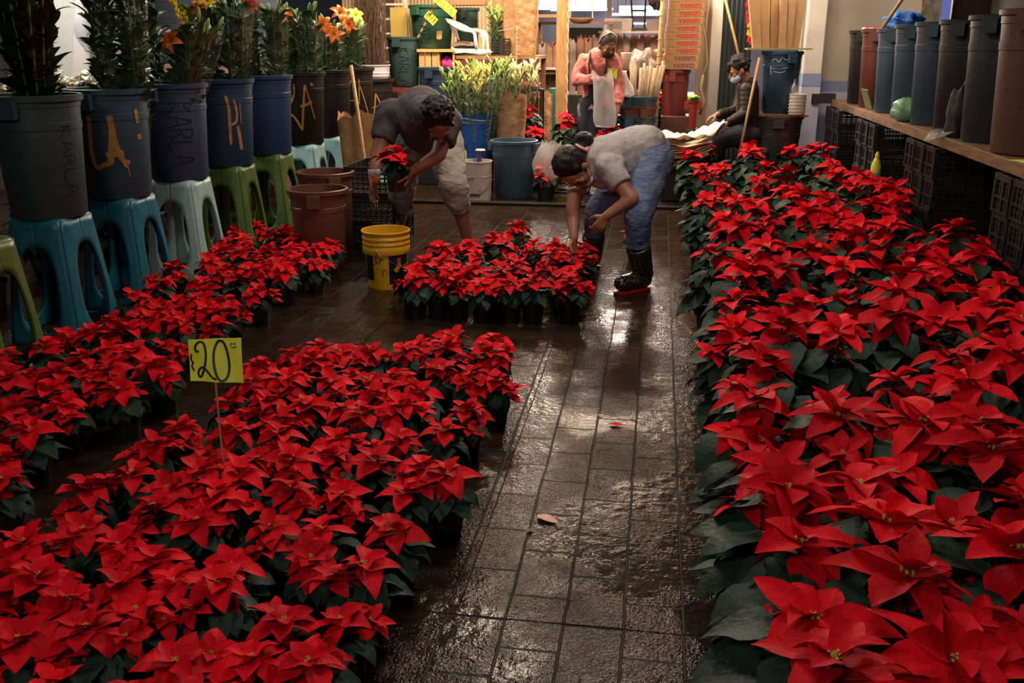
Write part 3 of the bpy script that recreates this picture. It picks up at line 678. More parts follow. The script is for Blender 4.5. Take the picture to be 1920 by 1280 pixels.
def bouquet(loc, lean, H, r0, r1, label, group, flowers=(), nst=13, seed=0, dark=False, budsn=4, wrap=True):
    rnd = random.Random(seed); t = thing('lily_bouquet', label, 'bouquet', loc, 0, group)
    L = Vector(lean); mb = MB(); lf = MB()
    for i in range(nst):
        a = rnd.uniform(0, 6.28); q = math.sqrt(rnd.random()); p0 = Vector((r0*.7*q*math.cos(a), r0*.7*q*math.sin(a), 0)); p1 = L*H+Vector((r1*.8*q*math.cos(a), r1*.8*q*math.sin(a), H*(1-abs(lean[0])*.15)))
        md = (p0+p1)/2+Vector((0, 0, .02)); mb.tube([p0, md, p1], .005, 6)
        for j in range(17):
            f = .08+.89*j/17; b = p0*(1-f)+p1*f; aa = rnd.uniform(0, 6.28); l = rnd.uniform(.10, .17)
            leaf_blade(lf, b, (math.cos(aa)*.5, math.sin(aa)*.5, 1.0), l, l*.2, rnd)
    obj('stems', mb, STEM, t, smooth=True); obj('leaves', lf, mat('dark_lily_leaf', (.008, .022, .009), .6, .4, 30, spec=.08) if dark else LILYLEAF, t, smooth=True)
    if wrap:
        cw = MB(); vs = []; fs = []; n = 28; m = 10
        for i in range(m+1):
            f = i/m; c = L*H*f*1.0; r = r0+(r1*1.12-r0)*f**.8
            for j in range(n):
                a = 2*PI*j/n; rr = r*(1+.09*math.sin(a*5+f*4+seed)+.06*math.sin(a*9+f*9)); vs.append((c.x+rr*math.cos(a), c.y+rr*math.sin(a), H*f*.96+.01*math.sin(a*7)))
        for i in range(m):
            for j in range(n): fs.append((i*n+j, i*n+(j+1) % n, (i+1)*n+(j+1) % n, (i+1)*n+j))
        obj('cellophane_wrap', cw.add(vs, fs), CELLOD if dark else CELLO, t, smooth=True)
    top = L*H+Vector((0, 0, H))
    if budsn: buds(t, top-Vector((0, 0, .03)), r1*.9, budsn, .10, BUDG, rnd)
    for (dx, dy, dz, S, m_, dr) in flowers: lily(t, top+Vector((dx, dy, dz)), S, m_, dr, rnd)
    return t
def bq(i, dx, dy, lean, H, r0, r1, label, **k):
    """dx, dy from the centre of bucket i, the foot stands inside the bucket"""
    b = BUCK[i]; loc = (b.location.x+dx, b.location.y+dy, b.location.z+.30); return bouquet(loc, lean, H, r0, r1, label, 'lily bouquets in the left buckets', seed=i*7+int(dx*100)+60, **k)
bq(0, .0, 0, (.02, 0, 0), .95, .05, .24, 'dark leafy bouquet in clear film standing in the nearest bucket', dark=True, nst=34, budsn=0)
bq(1, .03, .0, (-.01, 0, 0), .95, .05, .085, 'green wrapped bouquet in the gold LA bucket, left one', nst=13)
bq(1, .14, .06, (.03, .02, 0), .92, .05, .085, 'green wrapped bouquet in the gold LA bucket with an orange lily', flowers=[(.05, -.05, .0, .10, ORANGE, (.5, -.6, .6))], nst=13)
bq(2, .05, -.02, (.28, -.02, 0), .66, .05, .16, 'leaning bouquet with a large orange lily in the KARLA bucket', flowers=[(-.10, -.14, -.10, .105, ORANGE, (-.2, -.9, .4))], nst=15, budsn=5)
bq(2, -.09, .05, (-.05, .03, 0), .98, .05, .10, 'tall stems of yellow flowers behind the KARLA bucket rim', nst=5, wrap=False, budsn=2)
bq(3, -.08, .02, (-.05, 0, 0), .80, .06, .12, 'wrapped bouquet with yellow and orange lilies in the navy bucket', flowers=[(.10, -.08, .02, .09, YELLOW, (.5, -.6, .6)), (.04, -.1, -.02, .085, ORANGE, (0, -.8, .4))], nst=13)
bq(3, .09, .02, (.05, 0, 0), .82, .06, .12, 'wrapped green bouquet at the right of the navy bucket', nst=13)
bq(4, -.09, .02, (-.03, 0, 0), .80, .06, .12, 'wrapped bouquet with a dark red lily in the plain blue bucket', flowers=[(.08, -.1, .02, .11, LRED, (.3, -.8, .3))], nst=13)
bq(4, .09, 0, (.03, 0, 0), .80, .06, .11, 'wrapped bouquet with glossy film in the plain blue bucket', nst=13)
bq(5, -.08, 0, (-.04, 0, 0), .78, .06, .12, 'wrapped bouquet with an orange lily in the gold KA bucket', flowers=[(.06, -.12, -.01, .10, ORANGE, (.1, -.8, .5))], nst=13)
bq(5, .09, .0, (.03, 0, 0), .80, .06, .12, 'wrapped green bouquet at the right of the gold KA bucket', nst=13)
bq(6, .0, 0, (.06, 0, 0), .72, .07, .14, 'wrapped bouquet topped by three orange lilies in the plain black bucket', flowers=[(.0, -.15, -.02, .12, ORANGE, (.3, -.8, .3)), (.14, -.10, .08, .12, ORANGE, (.5, -.6, .5)), (.10, -.14, -.10, .11, ORANGE, (.2, -.9, .3))], nst=13)
bq(7, .0, 0, (.03, 0, 0), .74, .07, .13, 'wrapped bouquet with a yellow and orange lily in the turquoise stool bucket', flowers=[(.08, -.12, .06, .12, YELLOW, (.5, -.6, .5)), (.02, -.14, -.02, .12, ORANGE, (.2, -.9, .2))], nst=13)
yf = BUCK[2]; c_ = D(345, 25, 6.4); tg = thing('yellow_flower_spray', 'hanging spray of small yellow flowers behind the leaning bouquet', 'flowers', (c_.x, 6.4, 1.0))
mbf = MB(); rr_ = random.Random(3)
for i in range(70):
    f = rr_.random(); mbf.ball((-.09+f*.10+rr_.uniform(-.02, .02), rr_.uniform(-.03, .03), c_.z-1.0+.12-.20*f+rr_.uniform(-.03, .03)), rr_.uniform(.008, .014), 6)
obj('blossoms', mbf, YELLOW, tg); obj('stem', MB().tube([(.02, .05, 0), (.0, .03, .5), (-.05, 0, c_.z-.8)], .006, 6), STEM, tg)
# tied bag hanging on the left pillar
hb = thing('plastic_bag', 'tied translucent bag hanging on the left white pillar', 'bag', D(168, 18, 7.78)); 
k = MB(); n = 24; vs = []; fs = []
for i in range(11):
    f = i/10; r = .02+.13*math.sin(PI*min(1, f*1.05)**.8)**.8*(1-.25*f)
    for j in range(n):
        a = 2*PI*j/n; rr = r*(1+.16*math.sin(3*a+f*3)+.08*math.sin(7*a)); vs.append((rr*math.cos(a)-.05*f, rr*.6*math.sin(a), -.36*f))
for i in range(10):
    for j in range(n): fs.append((i*n+j, i*n+(j+1) % n, (i+1)*n+(j+1) % n, (i+1)*n+j))
obj('film', k.add(vs, fs), BAGF, hb, smooth=True); obj('contents', MB().ball((-.01, 0, -.25), (.05, .04, .10), 12), mat('dark_garlic_net', (.05, .045, .04), .9), hb, smooth=True)
obj('cord', MB().tube([(-.15, 0, .02), (0, 0, 0), (.14, 0, .02)], .004, 6), STRING, hb)

def bin_at(name, label, xl, xr, ytop, Y, z0, m, ha=0, group=None, cat='bin', tp=.84, H=None):
    a = D(xl, ytop, Y); b = D(xr, ytop, Y); R = (b.x-a.x)/2-.018; top = (a.z+b.z)/2
    if H: z0 = top-H
    return make_bin(name, label, ((a.x+b.x)/2, Y, z0), R, top-z0, m, ha, group, cat, tp)
def box_px(name, x0, y0, x1, y1, Y, dep, m, parent=None, bevel=0, z0=None):
    a = D(x0, y0, Y); b = D(x1, y1, Y); zb = b.z if z0 is None else z0
    return obj(name, MB().box(((a.x+b.x)/2, Y+dep/2, (a.z+zb)/2), (b.x-a.x, dep, a.z-zb)), m, parent, bevel=bevel)
def rough_sheet(mb, a, b, h, nx=10, nz=12, amp=.03, seed=0, yb=0):
    pass
# ---------------------------------------------------------------- right shelf with its bins and crates
sh = thing('shelf_board', 'long worn plank carrying the row of tall bins on the right', 'shelf')
obj('plank', MB().box((2.20, 7.4, .875), (.64, 7.2, .035)), WOODY, sh, bevel=.004)
obj('edge_board', MB().box((1.885, 7.4, .862), (.02, 7.2, .07)), WOODY, sh, bevel=.003)
def crate_mesh():
    W, L, H = .46, .78, .205; k = MB(); t = .012
    for sx in (-1, 1):
        for sy in (-1, 1): k.box((sx*(W/2-.015), sy*(L/2-.015), H/2), (.03, .03, H))
    for z in (.010, .085, H-.016):
        hh = .03 if z > .15 else .012
        for s in (-1, 1):
            k.box((0, s*(L/2-.006), z), (W, .012, hh)); k.box((s*(W/2-.006), 0, z), (.012, L, hh))
    for s in (-1, 1):
        for i in range(9): k.box((-W/2+W*(i+.5)/9, s*(L/2-.010), H/2), (.008, .008, H))
        for i in range(15): k.box((s*(W/2-.010), -L/2+L*(i+.5)/15, H/2), (.006, .018, H) if i % 3 else (.016, .03, H))
        for i in (1, 2): k.box((s*(W/2), -L/2+L*i/3, H/2), (.018, .022, H))
        for zz in (.045, .12, .15): k.box((s*(W/2-.012), 0, zz), (.004, L-.03, .010)); k.box((0, s*(L/2-.012), zz), (W-.03, .004, .010))
    for s in (-1, 1): k.box((s*(W/2-.018), 0, H*.42), (.003, L-.04, H*.72))
    for i in range(8): k.box((-W/2+W*(i+.5)/8, 0, .008), (.012, L-.02, .012))
    for i in range(12): k.box((0, -L/2+L*(i+.5)/12, .012), (W-.02, .012, .008))
    return k.mesh('plastic_crate', CRATE)
CM = crate_mesh()
POSN = ['bottom', 'second', 'third', 'topmost']
for si, (y, nm) in enumerate(((11.0, 'stack by the white pillar'), (8.85, 'second stack from the pillar'), (7.0, 'third stack from the pillar'), (5.05, 'stack at the right picture edge'))):
    for q in range(4):
        if si == 0 and y > 10.9: y = 10.55
        o = link('plastic_crate', CM, None, (2.06+.008*((q*7) % 3-1), y+.01*((q*5) % 3-1), q*.2075)); tag(o, 'black plastic crate under the right shelf, %s of the %s' % (POSN[q], nm), 'crate', 'black crates under the right shelf')
RB = [(1563, 1612, 57, 10.35, 'grey_black_bin', (.020, .022, .022), 'dark bin with a green sticker at the far end of the right shelf'),
      (1580, 1632, 55, 9.75, 'red_brown_bin', (.12, .030, .025), 'red brown bin on the right shelf under a red lid'),
      (1612, 1672, 54, 9.05, 'bin_blue', (.035, .085, .13), 'blue bin on the right shelf with a scrawled N'),
      (1640, 1708, 46, 8.4, 'bin_blue_b', (.032, .07, .12), 'blue bin with a pale handle between the scrawled bin and the 315 bin'),
      (1680, 1745, 41, 7.75, 'bin_blue_c', (.03, .065, .105), 'blue grey bin numbered 315 on the right shelf'),
      (1716, 1812, 37, 7.1, 'bin_charcoal', (.013, .015, .02), 'charcoal bin with green spray and a green painted handle'),
      (1775, 1880, 28, 6.45, 'bin_dark_blue', (.018, .028, .038), 'dark blue bin beside the large brown bin'),
      (1850, 1998, 17, 5.75, 'bin_brown', (.085, .032, .022), 'large brown bin nearest the camera on the right shelf')]
RBT = []
for i, (xl, xr, yt, Y, mn, c, lab) in enumerate(RB):
    top = D(xl, yt, Y).z; R = .225 if i < 7 else .27
    cx_ = max(D(xl, yt, Y).x+R, 2.12)
    t = make_bin('tall_bin', lab, (cx_, Y, .894), R, top-.894, plastic(mn, tuple(v*.72 for v in c)), ha=math.atan2(-Y, -cx_)-.45, group='tall bins on the right shelf', tp=.86)
    RBT.append(t)
b = RBT[4]; fb = cone_fn(b, camphi(b)); lettering(b, lambda mb: write(mb, '315', lambda u, v: fb(u-.10, v+b['H']-.22), .06, .045, .012, .006))
b2 = RBT[6]; fb2 = cone_fn(b2, camphi(b2)); lettering(b2, lambda mb: write(mb, '315', lambda u, v: fb2(u-.10, v+b2['H']-.24), .06, .045, .012, .006))
b3 = RBT[2]; fb3 = cone_fn(b3, camphi(b3)); lettering(b3, lambda mb: write(mb, 'N', lambda u, v: fb3(u-.08, v+b3['H']-.38), .14, .09, .012, .006))
GSP = mat('green_spray', (.01, .12, .06), .5, .3, 20)
b4 = RBT[5]; fb4 = cone_fn(b4, camphi(b4)); lettering(b4, lambda mb: (ribbon(mb, [(.07, .62), (.055, .5), (.075, .42)], .03, fb4), ribbon(mb, [(.04, .31), (.08, .30)], .035, fb4), ribbon(mb, [(.05, .2), (.04, .06)], .03, fb4)), GSP, 'green_spray')
lid = thing('bin_lid', 'dark red lid lying on the red brown bin', 'lid', (RBT[1].location.x, 9.75, .894+RBT[1]['H']+.003)); obj('disc', MB().lathe([(0, .02), (.2, .02), (.235, .012), (.24, 0), (.235, -.001), (0, 0)], 32), mat('dark_red_plastic', (.20, .02, .025), .4), lid, auto=True)
# blue cloth in a blue bin, small things on the shelf
def lump(name, label, cat, loc, size, m, seed=0, n=20, amp=.25, group=None, rot=0, freq=3):
    rnd = random.Random(seed); ph = [rnd.uniform(0, 6) for _ in range(9)]; k = MB(); vs = []; fs = []; mm = n//2
    for i in range(mm+1):
        th = PI*i/mm
        for j in range(n):
            p = 2*PI*j/n; d = Vector((math.sin(th)*math.cos(p), math.sin(th)*math.sin(p), math.cos(th)))
            f = 1+amp*(math.sin(freq*d.x*2+ph[0])*math.sin(freq*d.y*2+ph[1])+.6*math.sin(freq*d.z*3+ph[2]+d.x*4)+.4*math.sin(freq*4*d.x+ph[3])*math.sin(freq*4*d.z+ph[4]))
            f = max(.4, f); z = d.z*f; vs.append((d.x*f*size[0]/2, d.y*f*size[1]/2, max(z, -.9)*size[2]/2+size[2]/2*.9))
    for i in range(mm):
        for j in range(n): fs.append((i*n+j, (i+1)*n+j, (i+1)*n+(j+1) % n, i*n+(j+1) % n))
    o = obj(name, k.add(vs, fs), m, None, smooth=True); o.location = loc; o.rotation_euler = (0, 0, rot); tag(o, label, cat, group); return o
lump('blue_cloth', 'bright blue crumpled cloth on the rims of the right bins', 'cloth', (RBT[2].location.x+.02, 9.25, .894+RBT[2]['H']-.01), (.30, .42, .17), mat('bright_blue_cloth', (.03, .16, .55), .8, .3, 10, bump=.5), 4, 28)
lump('green_plastic_bag', 'pale green plastic bag stuffed between blue bins on the shelf', 'bag', (1.95, 8.05, .894), (.20, .30, .19), mat('pale_green_film', (.16, .36, .22), .35, .2, 8, bump=.5, bscale=20), 9, 24, amp=.12, freq=2)
wb = MB(); rnd = random.Random(4); vs = []
for i in range(13):
    for j in range(7):
        f = i/12; vs.append((1.93-.14*f+.03*math.sin(j*1.4+f*5), 6.78-.10*f+(j-3)*.022*(1+1.2*(1-f)), .90+.012*math.sin(f*7+j)+.03*(1-f)-.05*max(0, f-.6)))
wb.add(vs, [(i*7+j, i*7+j+1, i*7+j+8, i*7+j+7) for i in range(12) for j in range(6)])
tag(obj('white_plastic_bag', wb, BAGF, smooth=True), 'thin white plastic bag hanging flat over the edge of the right shelf', 'bag')
lump('dark_jacket', 'dark cloth bundle wedged between the charcoal and dark blue bins', 'clothing', (1.97, 6.72, .894), (.14, .26, .34), mat('black_cloth', (.008, .007, .008), .8, .3), 12, 20)
lump('dark_sack', 'dark brown sack leaning against the large brown bin', 'bag', (1.98, 5.02, .894), (.22, .42, .36), mat('dark_brown_cloth', (.03, .016, .016), .9, .3, 9, bump=.5), 14, 20)
gc = obj('green_cardboard', MB().box((0, 0, .09), (.014, .30, .18), rot=Euler((0, -.35, 0))), mat('olive_green_board', (.10, .12, .025), .7, .2), None); gc.location = (1.93, 9.42, .90); tag(gc, 'olive green board leaning on the red brown bin', 'board')
yl = obj('yellow_card', MB().box((0, 0, .002), (.16, .22, .004)), CARDY, None); yl.location = (1.98, 5.32, .894); yl.rotation_euler = (0, 0, .3); tag(yl, 'fluorescent yellow card lying on the shelf by the brown bin', 'card')
bp_ = D(1597, 300, 8.0)
bt = thing('spray_bottle', 'small green and yellow bottle standing between bed and crates', 'bottle', (1.78, 8.05, 0)); obj('body', MB().lathe([(0, .40), (.035, .40), (.04, .42), (.04, .54), (.022, .59), (.015, .6)], 16, cap1=True), mat('bottle_green', (.05, .35, .22), .4, c2=(.6, .7, .05), c2t=(.45, .5), c2scale=9), bt, smooth=True); obj('cap', MB().lathe([(.018, .6), (.018, .625), (.006, .65)], 12, cap1=True), mat('yellow_cap', (.7, .65, .05), .4), bt)
obj('pedestal', MB().lathe([(0, 0), (.05, 0), (.05, .40), (0, .40)], 12), POT, bt)
br_ = thing('broomstick', 'wooden stick slanting out of the blue bins before the beige wall', 'broomstick'); p0 = D(1662, 42, 9.05); p1 = D(1693, -4, 9.1); dd = (p1-p0).normalized(); obj('stick', MB().tube([p0-dd*.10, p1+dd*.5], .016, 10), STICK, br_, smooth=True)
kb = box_px('end_bracket', 1523, 176, 1566, 194, 10.92, .16, mat('dark_card_box', (.02, .014, .012), .8), sh)
# ---------------------------------------------------------------- right rear: bin of cardboard strips, grey bin, tubs, seated woman's gate
gb = bin_at('grey_bin', 'large dark grey bin behind the right bed under the blue bin', 1404, 1508, 216, 10.05, 0, plastic('dark_grey_bin', (.045, .05, .05)), ha=-1.6)
lb_ = obj('cover_board', MB().box((gb.location.x+.03, 10.05, gb['H']+.012), (.50, .50, .02)), WOODY); tag(lb_, 'thin board lying across the dark grey bin', 'board')
bb = bin_at('blue_bin', 'blue bin holding upright cardboard strips on the grey bin', 1428, 1508, 96, 10.05, gb['H']+.023, plastic('right_blue_bin', (.020, .060, .105)), ha=-1.2)
tx = MB(); ff = cone_fn(bb, camphi(bb), .004)
WS = mat('white_scrawl', (.55, .6, .65), .4)
lettering(bb, lambda mb: (ribbon(mb, [(-.10, .51), (-.06, .53), (-.03, .50), (0, .54), (.04, .52), (.07, .54)], .006, ff), ribbon(mb, [(-.10, .44), (-.02, .43), (.07, .45)], .005, ff), ribbon(mb, [(-.08, .41), (.0, .40), (.05, .42)], .005, ff), ribbon(mb, [(-.11, .46), (-.10, .38)], .008, ff)), WS, 'white_scrawl')
brd = obj('flat_board', MB().box((bb.location.x-.05, 10.05, .61+gb['H']), (.62, .36, .015)), mat('pale_olive_board', (.28, .26, .12), .7)); brd.location.z = D(1450, 94, 10.05).z-(.61+gb['H'])+.012; tag(brd, 'thin pale board lying on the rim of the blue bin', 'board')
zb_ = D(1450, 94, 10.05).z+.02
for i, (xa, xb, xt0, xt1) in enumerate(((1412, 1428, 1404, 1424), (1429, 1443, 1424, 1442), (1444, 1458, 1446, 1462), (1459, 1473, 1464, 1477), (1473, 1484, 1480, 1494), (1484, 1498, 1493, 1512))):
    Yc = 9.92+.06*(i % 3); a = D(xa, 94, Yc); b_ = D(xb, 94, Yc); c_ = D(xt0, -8, Yc); d_ = D(xt1, -8, Yc)
    vs = []
    for yy in (0, .16): vs += [(a.x, Yc+yy, zb_), (b_.x, Yc+yy, zb_), (d_.x, Yc+yy, c_.z), (c_.x, Yc+yy, c_.z)]
    o = obj('cardboard_strip', MB().add(vs, [(0, 1, 2, 3), (7, 6, 5, 4), (0, 4, 5, 1), (1, 5, 6, 2), (2, 6, 7, 3), (3, 7, 4, 0)]), CARD); tag(o, 'folded brown cardboard box standing on the blue bin, %s from the left' % ORD[i+1], 'cardboard', 'folded cardboard boxes on the blue bin')
zt_ = gb['H']+.023
tb = thing('tub_stack', 'stack of white plastic tubs beside the blue bin', 'tubs'); 
for i in range(6):
    q = D(1493, 218, 9.84); z = zt_+i*.033
    o = thing('white_tub', 'white plastic tub on the grey bin, %s from the bottom of its stack' % ORD[i+1], 'tub', (q.x, 9.84, z), 0, 'stacked white tubs'); obj('body', MB().lathe([(0, .002), (.078, .002), (.082, .03), (.092, .031), (.092, .0325), (.07, .0325), (.068, .02), (0, .02)], 28), WPLASTIC, o, auto=True)
drop(tb)
gl = thing('glass_bottle', 'small clear glass bottle standing on the white tubs', 'bottle', (D(1488, 180, 9.84).x, 9.84, zt_+6*.033)); obj('glass', MB().lathe([(0, .002), (.028, .002), (.03, .02), (.03, .07), (.012, .105), (.011, .135), (.014, .14)], 16, cap1=True), film('bottle_glass', gloss=.3, milky=.15), gl, smooth=True); obj('liquid', MB().lathe([(0, .004), (.026, .004), (.026, .02), (0, .02)], 14), mat('red_liquid', (.4, .05, .03), .3), gl)
st_ = thing('leaning_stick', 'brown stick leaning in front of the seated woman', 'stick'); obj('stick', MB().tube([D(1424, 108, 9.75), D(1389, 275, 9.55), D(1389, 275, 9.55)+Vector((-.08, -.03, -.42))], .014, 10), mat('brown_stick', (.24, .14, .07), .6), st_, smooth=True)
# gate behind the seated woman
gt = thing('metal_gate', 'dark metal gate with upright bars behind the seated woman', 'gate'); k = MB()
x0 = D(1350, 50, 11.2).x; x1 = D(1412, 50, 11.2).x
k.box(((x0+x1)/2, 11.25, 1.45), (x1-x0, .04, 2.9)); obj('panel', k, mat('dark_gate_panel', (.018, .022, .026), .45, .4, 6, stretch=(8, 1, .3)), gt)
k = MB()
for i in range(7): k.tube([(x0+(x1-x0)*(i+.3)/7, 11.21, 0), (x0+(x1-x0)*(i+.3)/7, 11.21, 2.9)], .010, 6)
obj('bar', k, mat('teal_bar', (.04, .08, .09), .4), gt); gt['kind'] = 'thing'
gar = thing('paper_garland', 'red and yellow paper garland hanging left of the cardboard strips', 'garland'); q_ = D(1402, 8, 10.9); obj('thread', MB().tube([q_, (q_.x, q_.y, 3.72)], .003, 5), STRING, gar); k = MB(); k2 = MB(); rr_ = random.Random(8)
for i in range(26):
    q = D(1402+rr_.uniform(-3, 4)+i*.15, 8+i*2.9, 10.9); (k2 if 12 < i < 22 and i % 3 else k).ball(q, (rr_.uniform(.015, .03),)*3, 5)
obj('red_flowers', k, mat('garland_red', (.6, .03, .03), .6), gar); obj('yellow_flowers', k2, YELLOW, gar)
o = thing('broom_handle', 'wooden broom handle leaning above the seated woman', 'broomstick'); obj('stick', MB().tube([D(1359, -5, 10.6), D(1384, 100, 10.45), D(1384, 100, 10.45)+(D(1384, 100, 10.45)-D(1359, -5, 10.6))*1.9], .014, 8), STICK, o, smooth=True)
# white post with beige board
wp = thing('door_post', 'white door post with a beige board left of the seated woman', 'door post'); a = D(1337, 0, 10.6); b_ = D(1358, 0, 10.6)
obj('post', MB().box(((a.x+b_.x)/2, 10.66, 1.6), (b_.x-a.x, .09, 3.2)), mat('white_post_paint', (.68, .65, .60), .6, .08, 4), wp, bevel=.006)
a = D(1312, 0, 10.7); obj('board', MB().box(((a.x+D(1338, 0, 10.7).x)/2, 10.76, 1.6), (D(1338, 0, 10.7).x-a.x, .05, 3.2)), mat('stained_beige_board', (.50, .38, .24), .8, .15, 3, c2=(.22, .13, .07), c2t=(.55, .75), c2scale=4), wp)
o = thing('straw_rope', 'knotted straw rope hanging beside the beige board', 'rope'); obj('strands', MB().tube([D(1309, -5, 10.4), D(1314, 30, 10.4), D(1324, 75, 10.45), D(1326, 120, 10.45), D(1318, 140, 10.4)], .008, 6).tube([D(1330, -5, 10.45), D(1325, 40, 10.45), D(1322, 75, 10.45)], .008, 6).tube([D(1318, 140, 10.4), D(1313, 165, 10.4), D(1320, 190, 10.4), D(1312, 215, 10.4)], [.015, .022, .015, .018], 7), STRING, o, smooth=True)
# ---------------------------------------------------------------- stacked flower boxes
rs = thing('support_crate', 'dark crate under the red brown bin', 'crate'); q0 = D(1243, 216, 10.25); q1 = D(1296, 216, 10.25)
rbz = q0.z; obj('body', MB().box(((q0.x+q1.x)/2, 10.35, rbz/2), (q1.x-q0.x+.04, .42, rbz-.004)), mat('dark_red_wood', (.11, .035, .02), .7, .3, 6), rs, bevel=.01)
rb = bin_at('red_brown_bin', 'red brown bin under the stack of flower boxes', 1238, 1296, 131, 10.35, rbz, plastic('maroon_bin', (.17, .035, .030)), ha=-1.75, tp=.92)
RT = mat('red_print', (.50, .035, .02), .7); RT2 = mat('faded_purple_print', (.22, .05, .07), .7)
zb0 = D(1270, 130.5, 10.25).z+.004; hb = (D(1270, 0, 10.25).z-D(1270, 130, 10.25).z)/9.3
fo_ = bpy.data.curves.new('t', 'FONT'); fo_.body = 'GERBERA'; fo_.size = .05; fo_.extrude = .0004; fo_.align_x = 'CENTER'; fo_.align_y = 'CENTER'; fo_.offset = .0012
to_ = bpy.data.objects.new('t', fo_); C.objects.link(to_); bpy.context.view_layer.update(); tm0 = bpy.data.meshes.new_from_object(to_.evaluated_get(bpy.context.evaluated_depsgraph_get())); bpy.data.objects.remove(to_)
bw = tm0.vertices; wx = max(v.co.x for v in bw)-min(v.co.x for v in bw)
offs = [(1243, 1312), (1244, 1313), (1248, 1315), (1248, 1315), (1247, 1315), (1248, 1315), (1250, 1317), (1250, 1318), (1251, 1318), (1251, 1319), (1251, 1319)]
for i, (xl, xr) in enumerate(offs):
    a = D(xl, 65, 10.2); b_ = D(xr, 65, 10.2); z = zb0+i*hb; W_ = b_.x-a.x; cx_ = (a.x+b_.x)/2
    t = thing('flower_box', 'flat cardboard box printed GERBERA upside down, %s from the bottom of the stack' % ORD[i+1], 'box', (cx_, 10.2, z), 0, 'stacked flower boxes')
    obj('carton', MB().box((0, .42, hb/2), (W_, .84, hb-.002)), CARD, t, bevel=.003)
    mt = RT2 if i < 2 else RT; me = tm0.copy(); me.materials.clear(); me.materials.append(mt)
    o = link('printed_word', me, t, (.025*W_/.4+.02, -.0012, hb*.55)); o.rotation_euler = (PI/2, PI, 0); s_ = W_*.60/wx; o.scale = (s_, s_*1.15, 1)
    o.rotation_euler = Euler((PI/2, PI, 0))
    obj('printed_mark', MB().box((-W_*.41, -.001, hb*.55), (.006, .002, .022)), mt, t)
o = thing('bamboo_pole', 'upright bamboo pole left of the flower boxes', 'pole'); a = D(1238, 60, 10.15); obj('pole', MB().tube([(a.x-.02, 10.05, .02), (a.x, 10.15, 1.2), (a.x+.01, 10.15, 1.6), (a.x+.02, 10.15, 2.6)], .026, 12), STICK, o, smooth=True); k = MB()
for z in (1.28, 1.36, 1.52, 1.75, 1.9): k.lathe([(.027, -.006), (.031, 0), (.027, .006)], 12, (a.x, 10.15, z))
obj('node_ring', k, mat('bamboo_node', (.2, .11, .04), .6), o)
rk = bin_at('red_pail', 'red and teal pail with a yellow cloth beside the beige board', 1289, 1312, 186, 10.15, 0, mat('red_teal_pail', (.32, .03, .02), .5), cat='pail', H=.30); rk.location.z = D(1300, 186, 10.15).z-.30
o = link('pail_box', MB().box((rk.location.x, 10.2, rk.location.z/2), (.13, .3, rk.location.z-.006)).mesh('pail_box', mat('dark_teal_box', (.02, .06, .06), .6))); tag(o, 'dark teal box beneath the red pail', 'box')
lump('yellow_cloth', 'yellow cloth with green patches on the red pail', 'cloth', (rk.location.x, 10.12, rk.location.z+.29), (.11, .10, .06), mat('yellow_cloth', (.6, .55, .05), .8, c2=(.02, .15, .12), c2t=(.5, .53), c2scale=7), 6, 16)
# nested bins with rolled paper
q = D(1197, 170, 9.85); NB = [((.02, .055, .085), 'dark blue'), ((.025, .07, .11), 'mid blue'), ((.03, .08, .11), 'blue'), ((.13, .045, .03), 'rust brown'), ((.03, .075, .10), 'uppermost blue')]
for i, (c_, nm) in enumerate(NB):
    t = make_bin('nested_bin', '%s bin nested in the stack holding rolled paper, %s from the bottom' % (nm, ORD[i+1]), (q.x, 9.85, i*.095), .185, .60, plastic('nest_%d' % i, c_), ha=[-2.0, -1.3, -1.9, -1.25, -2.1][i], group='nested bins with rolled paper', tp=.80)
zt = .98
rr_ = random.Random(12); ROLLS = []
for i in range(15):
    a = rr_.uniform(0, 6.28); r = .135*math.sqrt(rr_.random()); x = q.x+.03+r*math.cos(a)*.8; y = 9.85+r*math.sin(a)*.8; l = rr_.uniform(.30, .40)
    p0 = Vector((x, y, .62)); p1 = Vector((x+(x-q.x)*.8+.02, y+(y-9.85)*.5, zt+l*.85))
    o = obj('paper_roll', MB().tube([p0, p1], [.014, .017], 10), NEWS, smooth=True); tag(o, None, 'paper roll', 'rolled paper in the nested bins'); ROLLS.append((p1.x, o))
for n_, (x_, o_) in enumerate(sorted(ROLLS, key=lambda t: t[0])): o_['label'] = 'rolled brown paper in the uppermost nested bin, %s from the left' % ORD[n_+1]
k = MB(); vs = []; fs = []
for i in range(13):
    for j in range(16):
        f = i/12; a = 2*PI*j/16; r = (.085-.045*f)*(1+.2*math.sin(3*a+f*5)); vs.append((q.x-.10-.07*f+.05*(1-f)*-1+r*math.cos(a)*1.3, 9.68+.7*r*math.sin(a), .98+.24*f+.015*math.sin(5*a)))
k.add(vs, [(i*16+j, i*16+(j+1) % 16, (i+1)*16+(j+1) % 16, (i+1)*16+j) for i in range(12) for j in range(16)]+[tuple(range(16))[::-1], tuple(12*16+j for j in range(16))])
tag(obj('white_bag', k, mat('white_bag_film', (.75, .73, .72), .4, .08, 20, bump=.8, bscale=14), smooth=True), 'crumpled white plastic bag on the rim of the nested bins', 'bag')
tbx = MB(); qa = D(1173, 129, 10.15)
nt_ = thing('narrow_stand', 'narrow dark stand behind the nested bins', 'stand', (qa.x, 10.2, 0)); obj('top', MB().box((0, 0, qa.z-.012), (.2, .14, .02)), WOODY, nt_)
for sx in (-.08, .08): obj('leg', MB().box((sx, 0, (qa.z-.022)/2), (.025, .12, qa.z-.022)), WOODY, nt_)
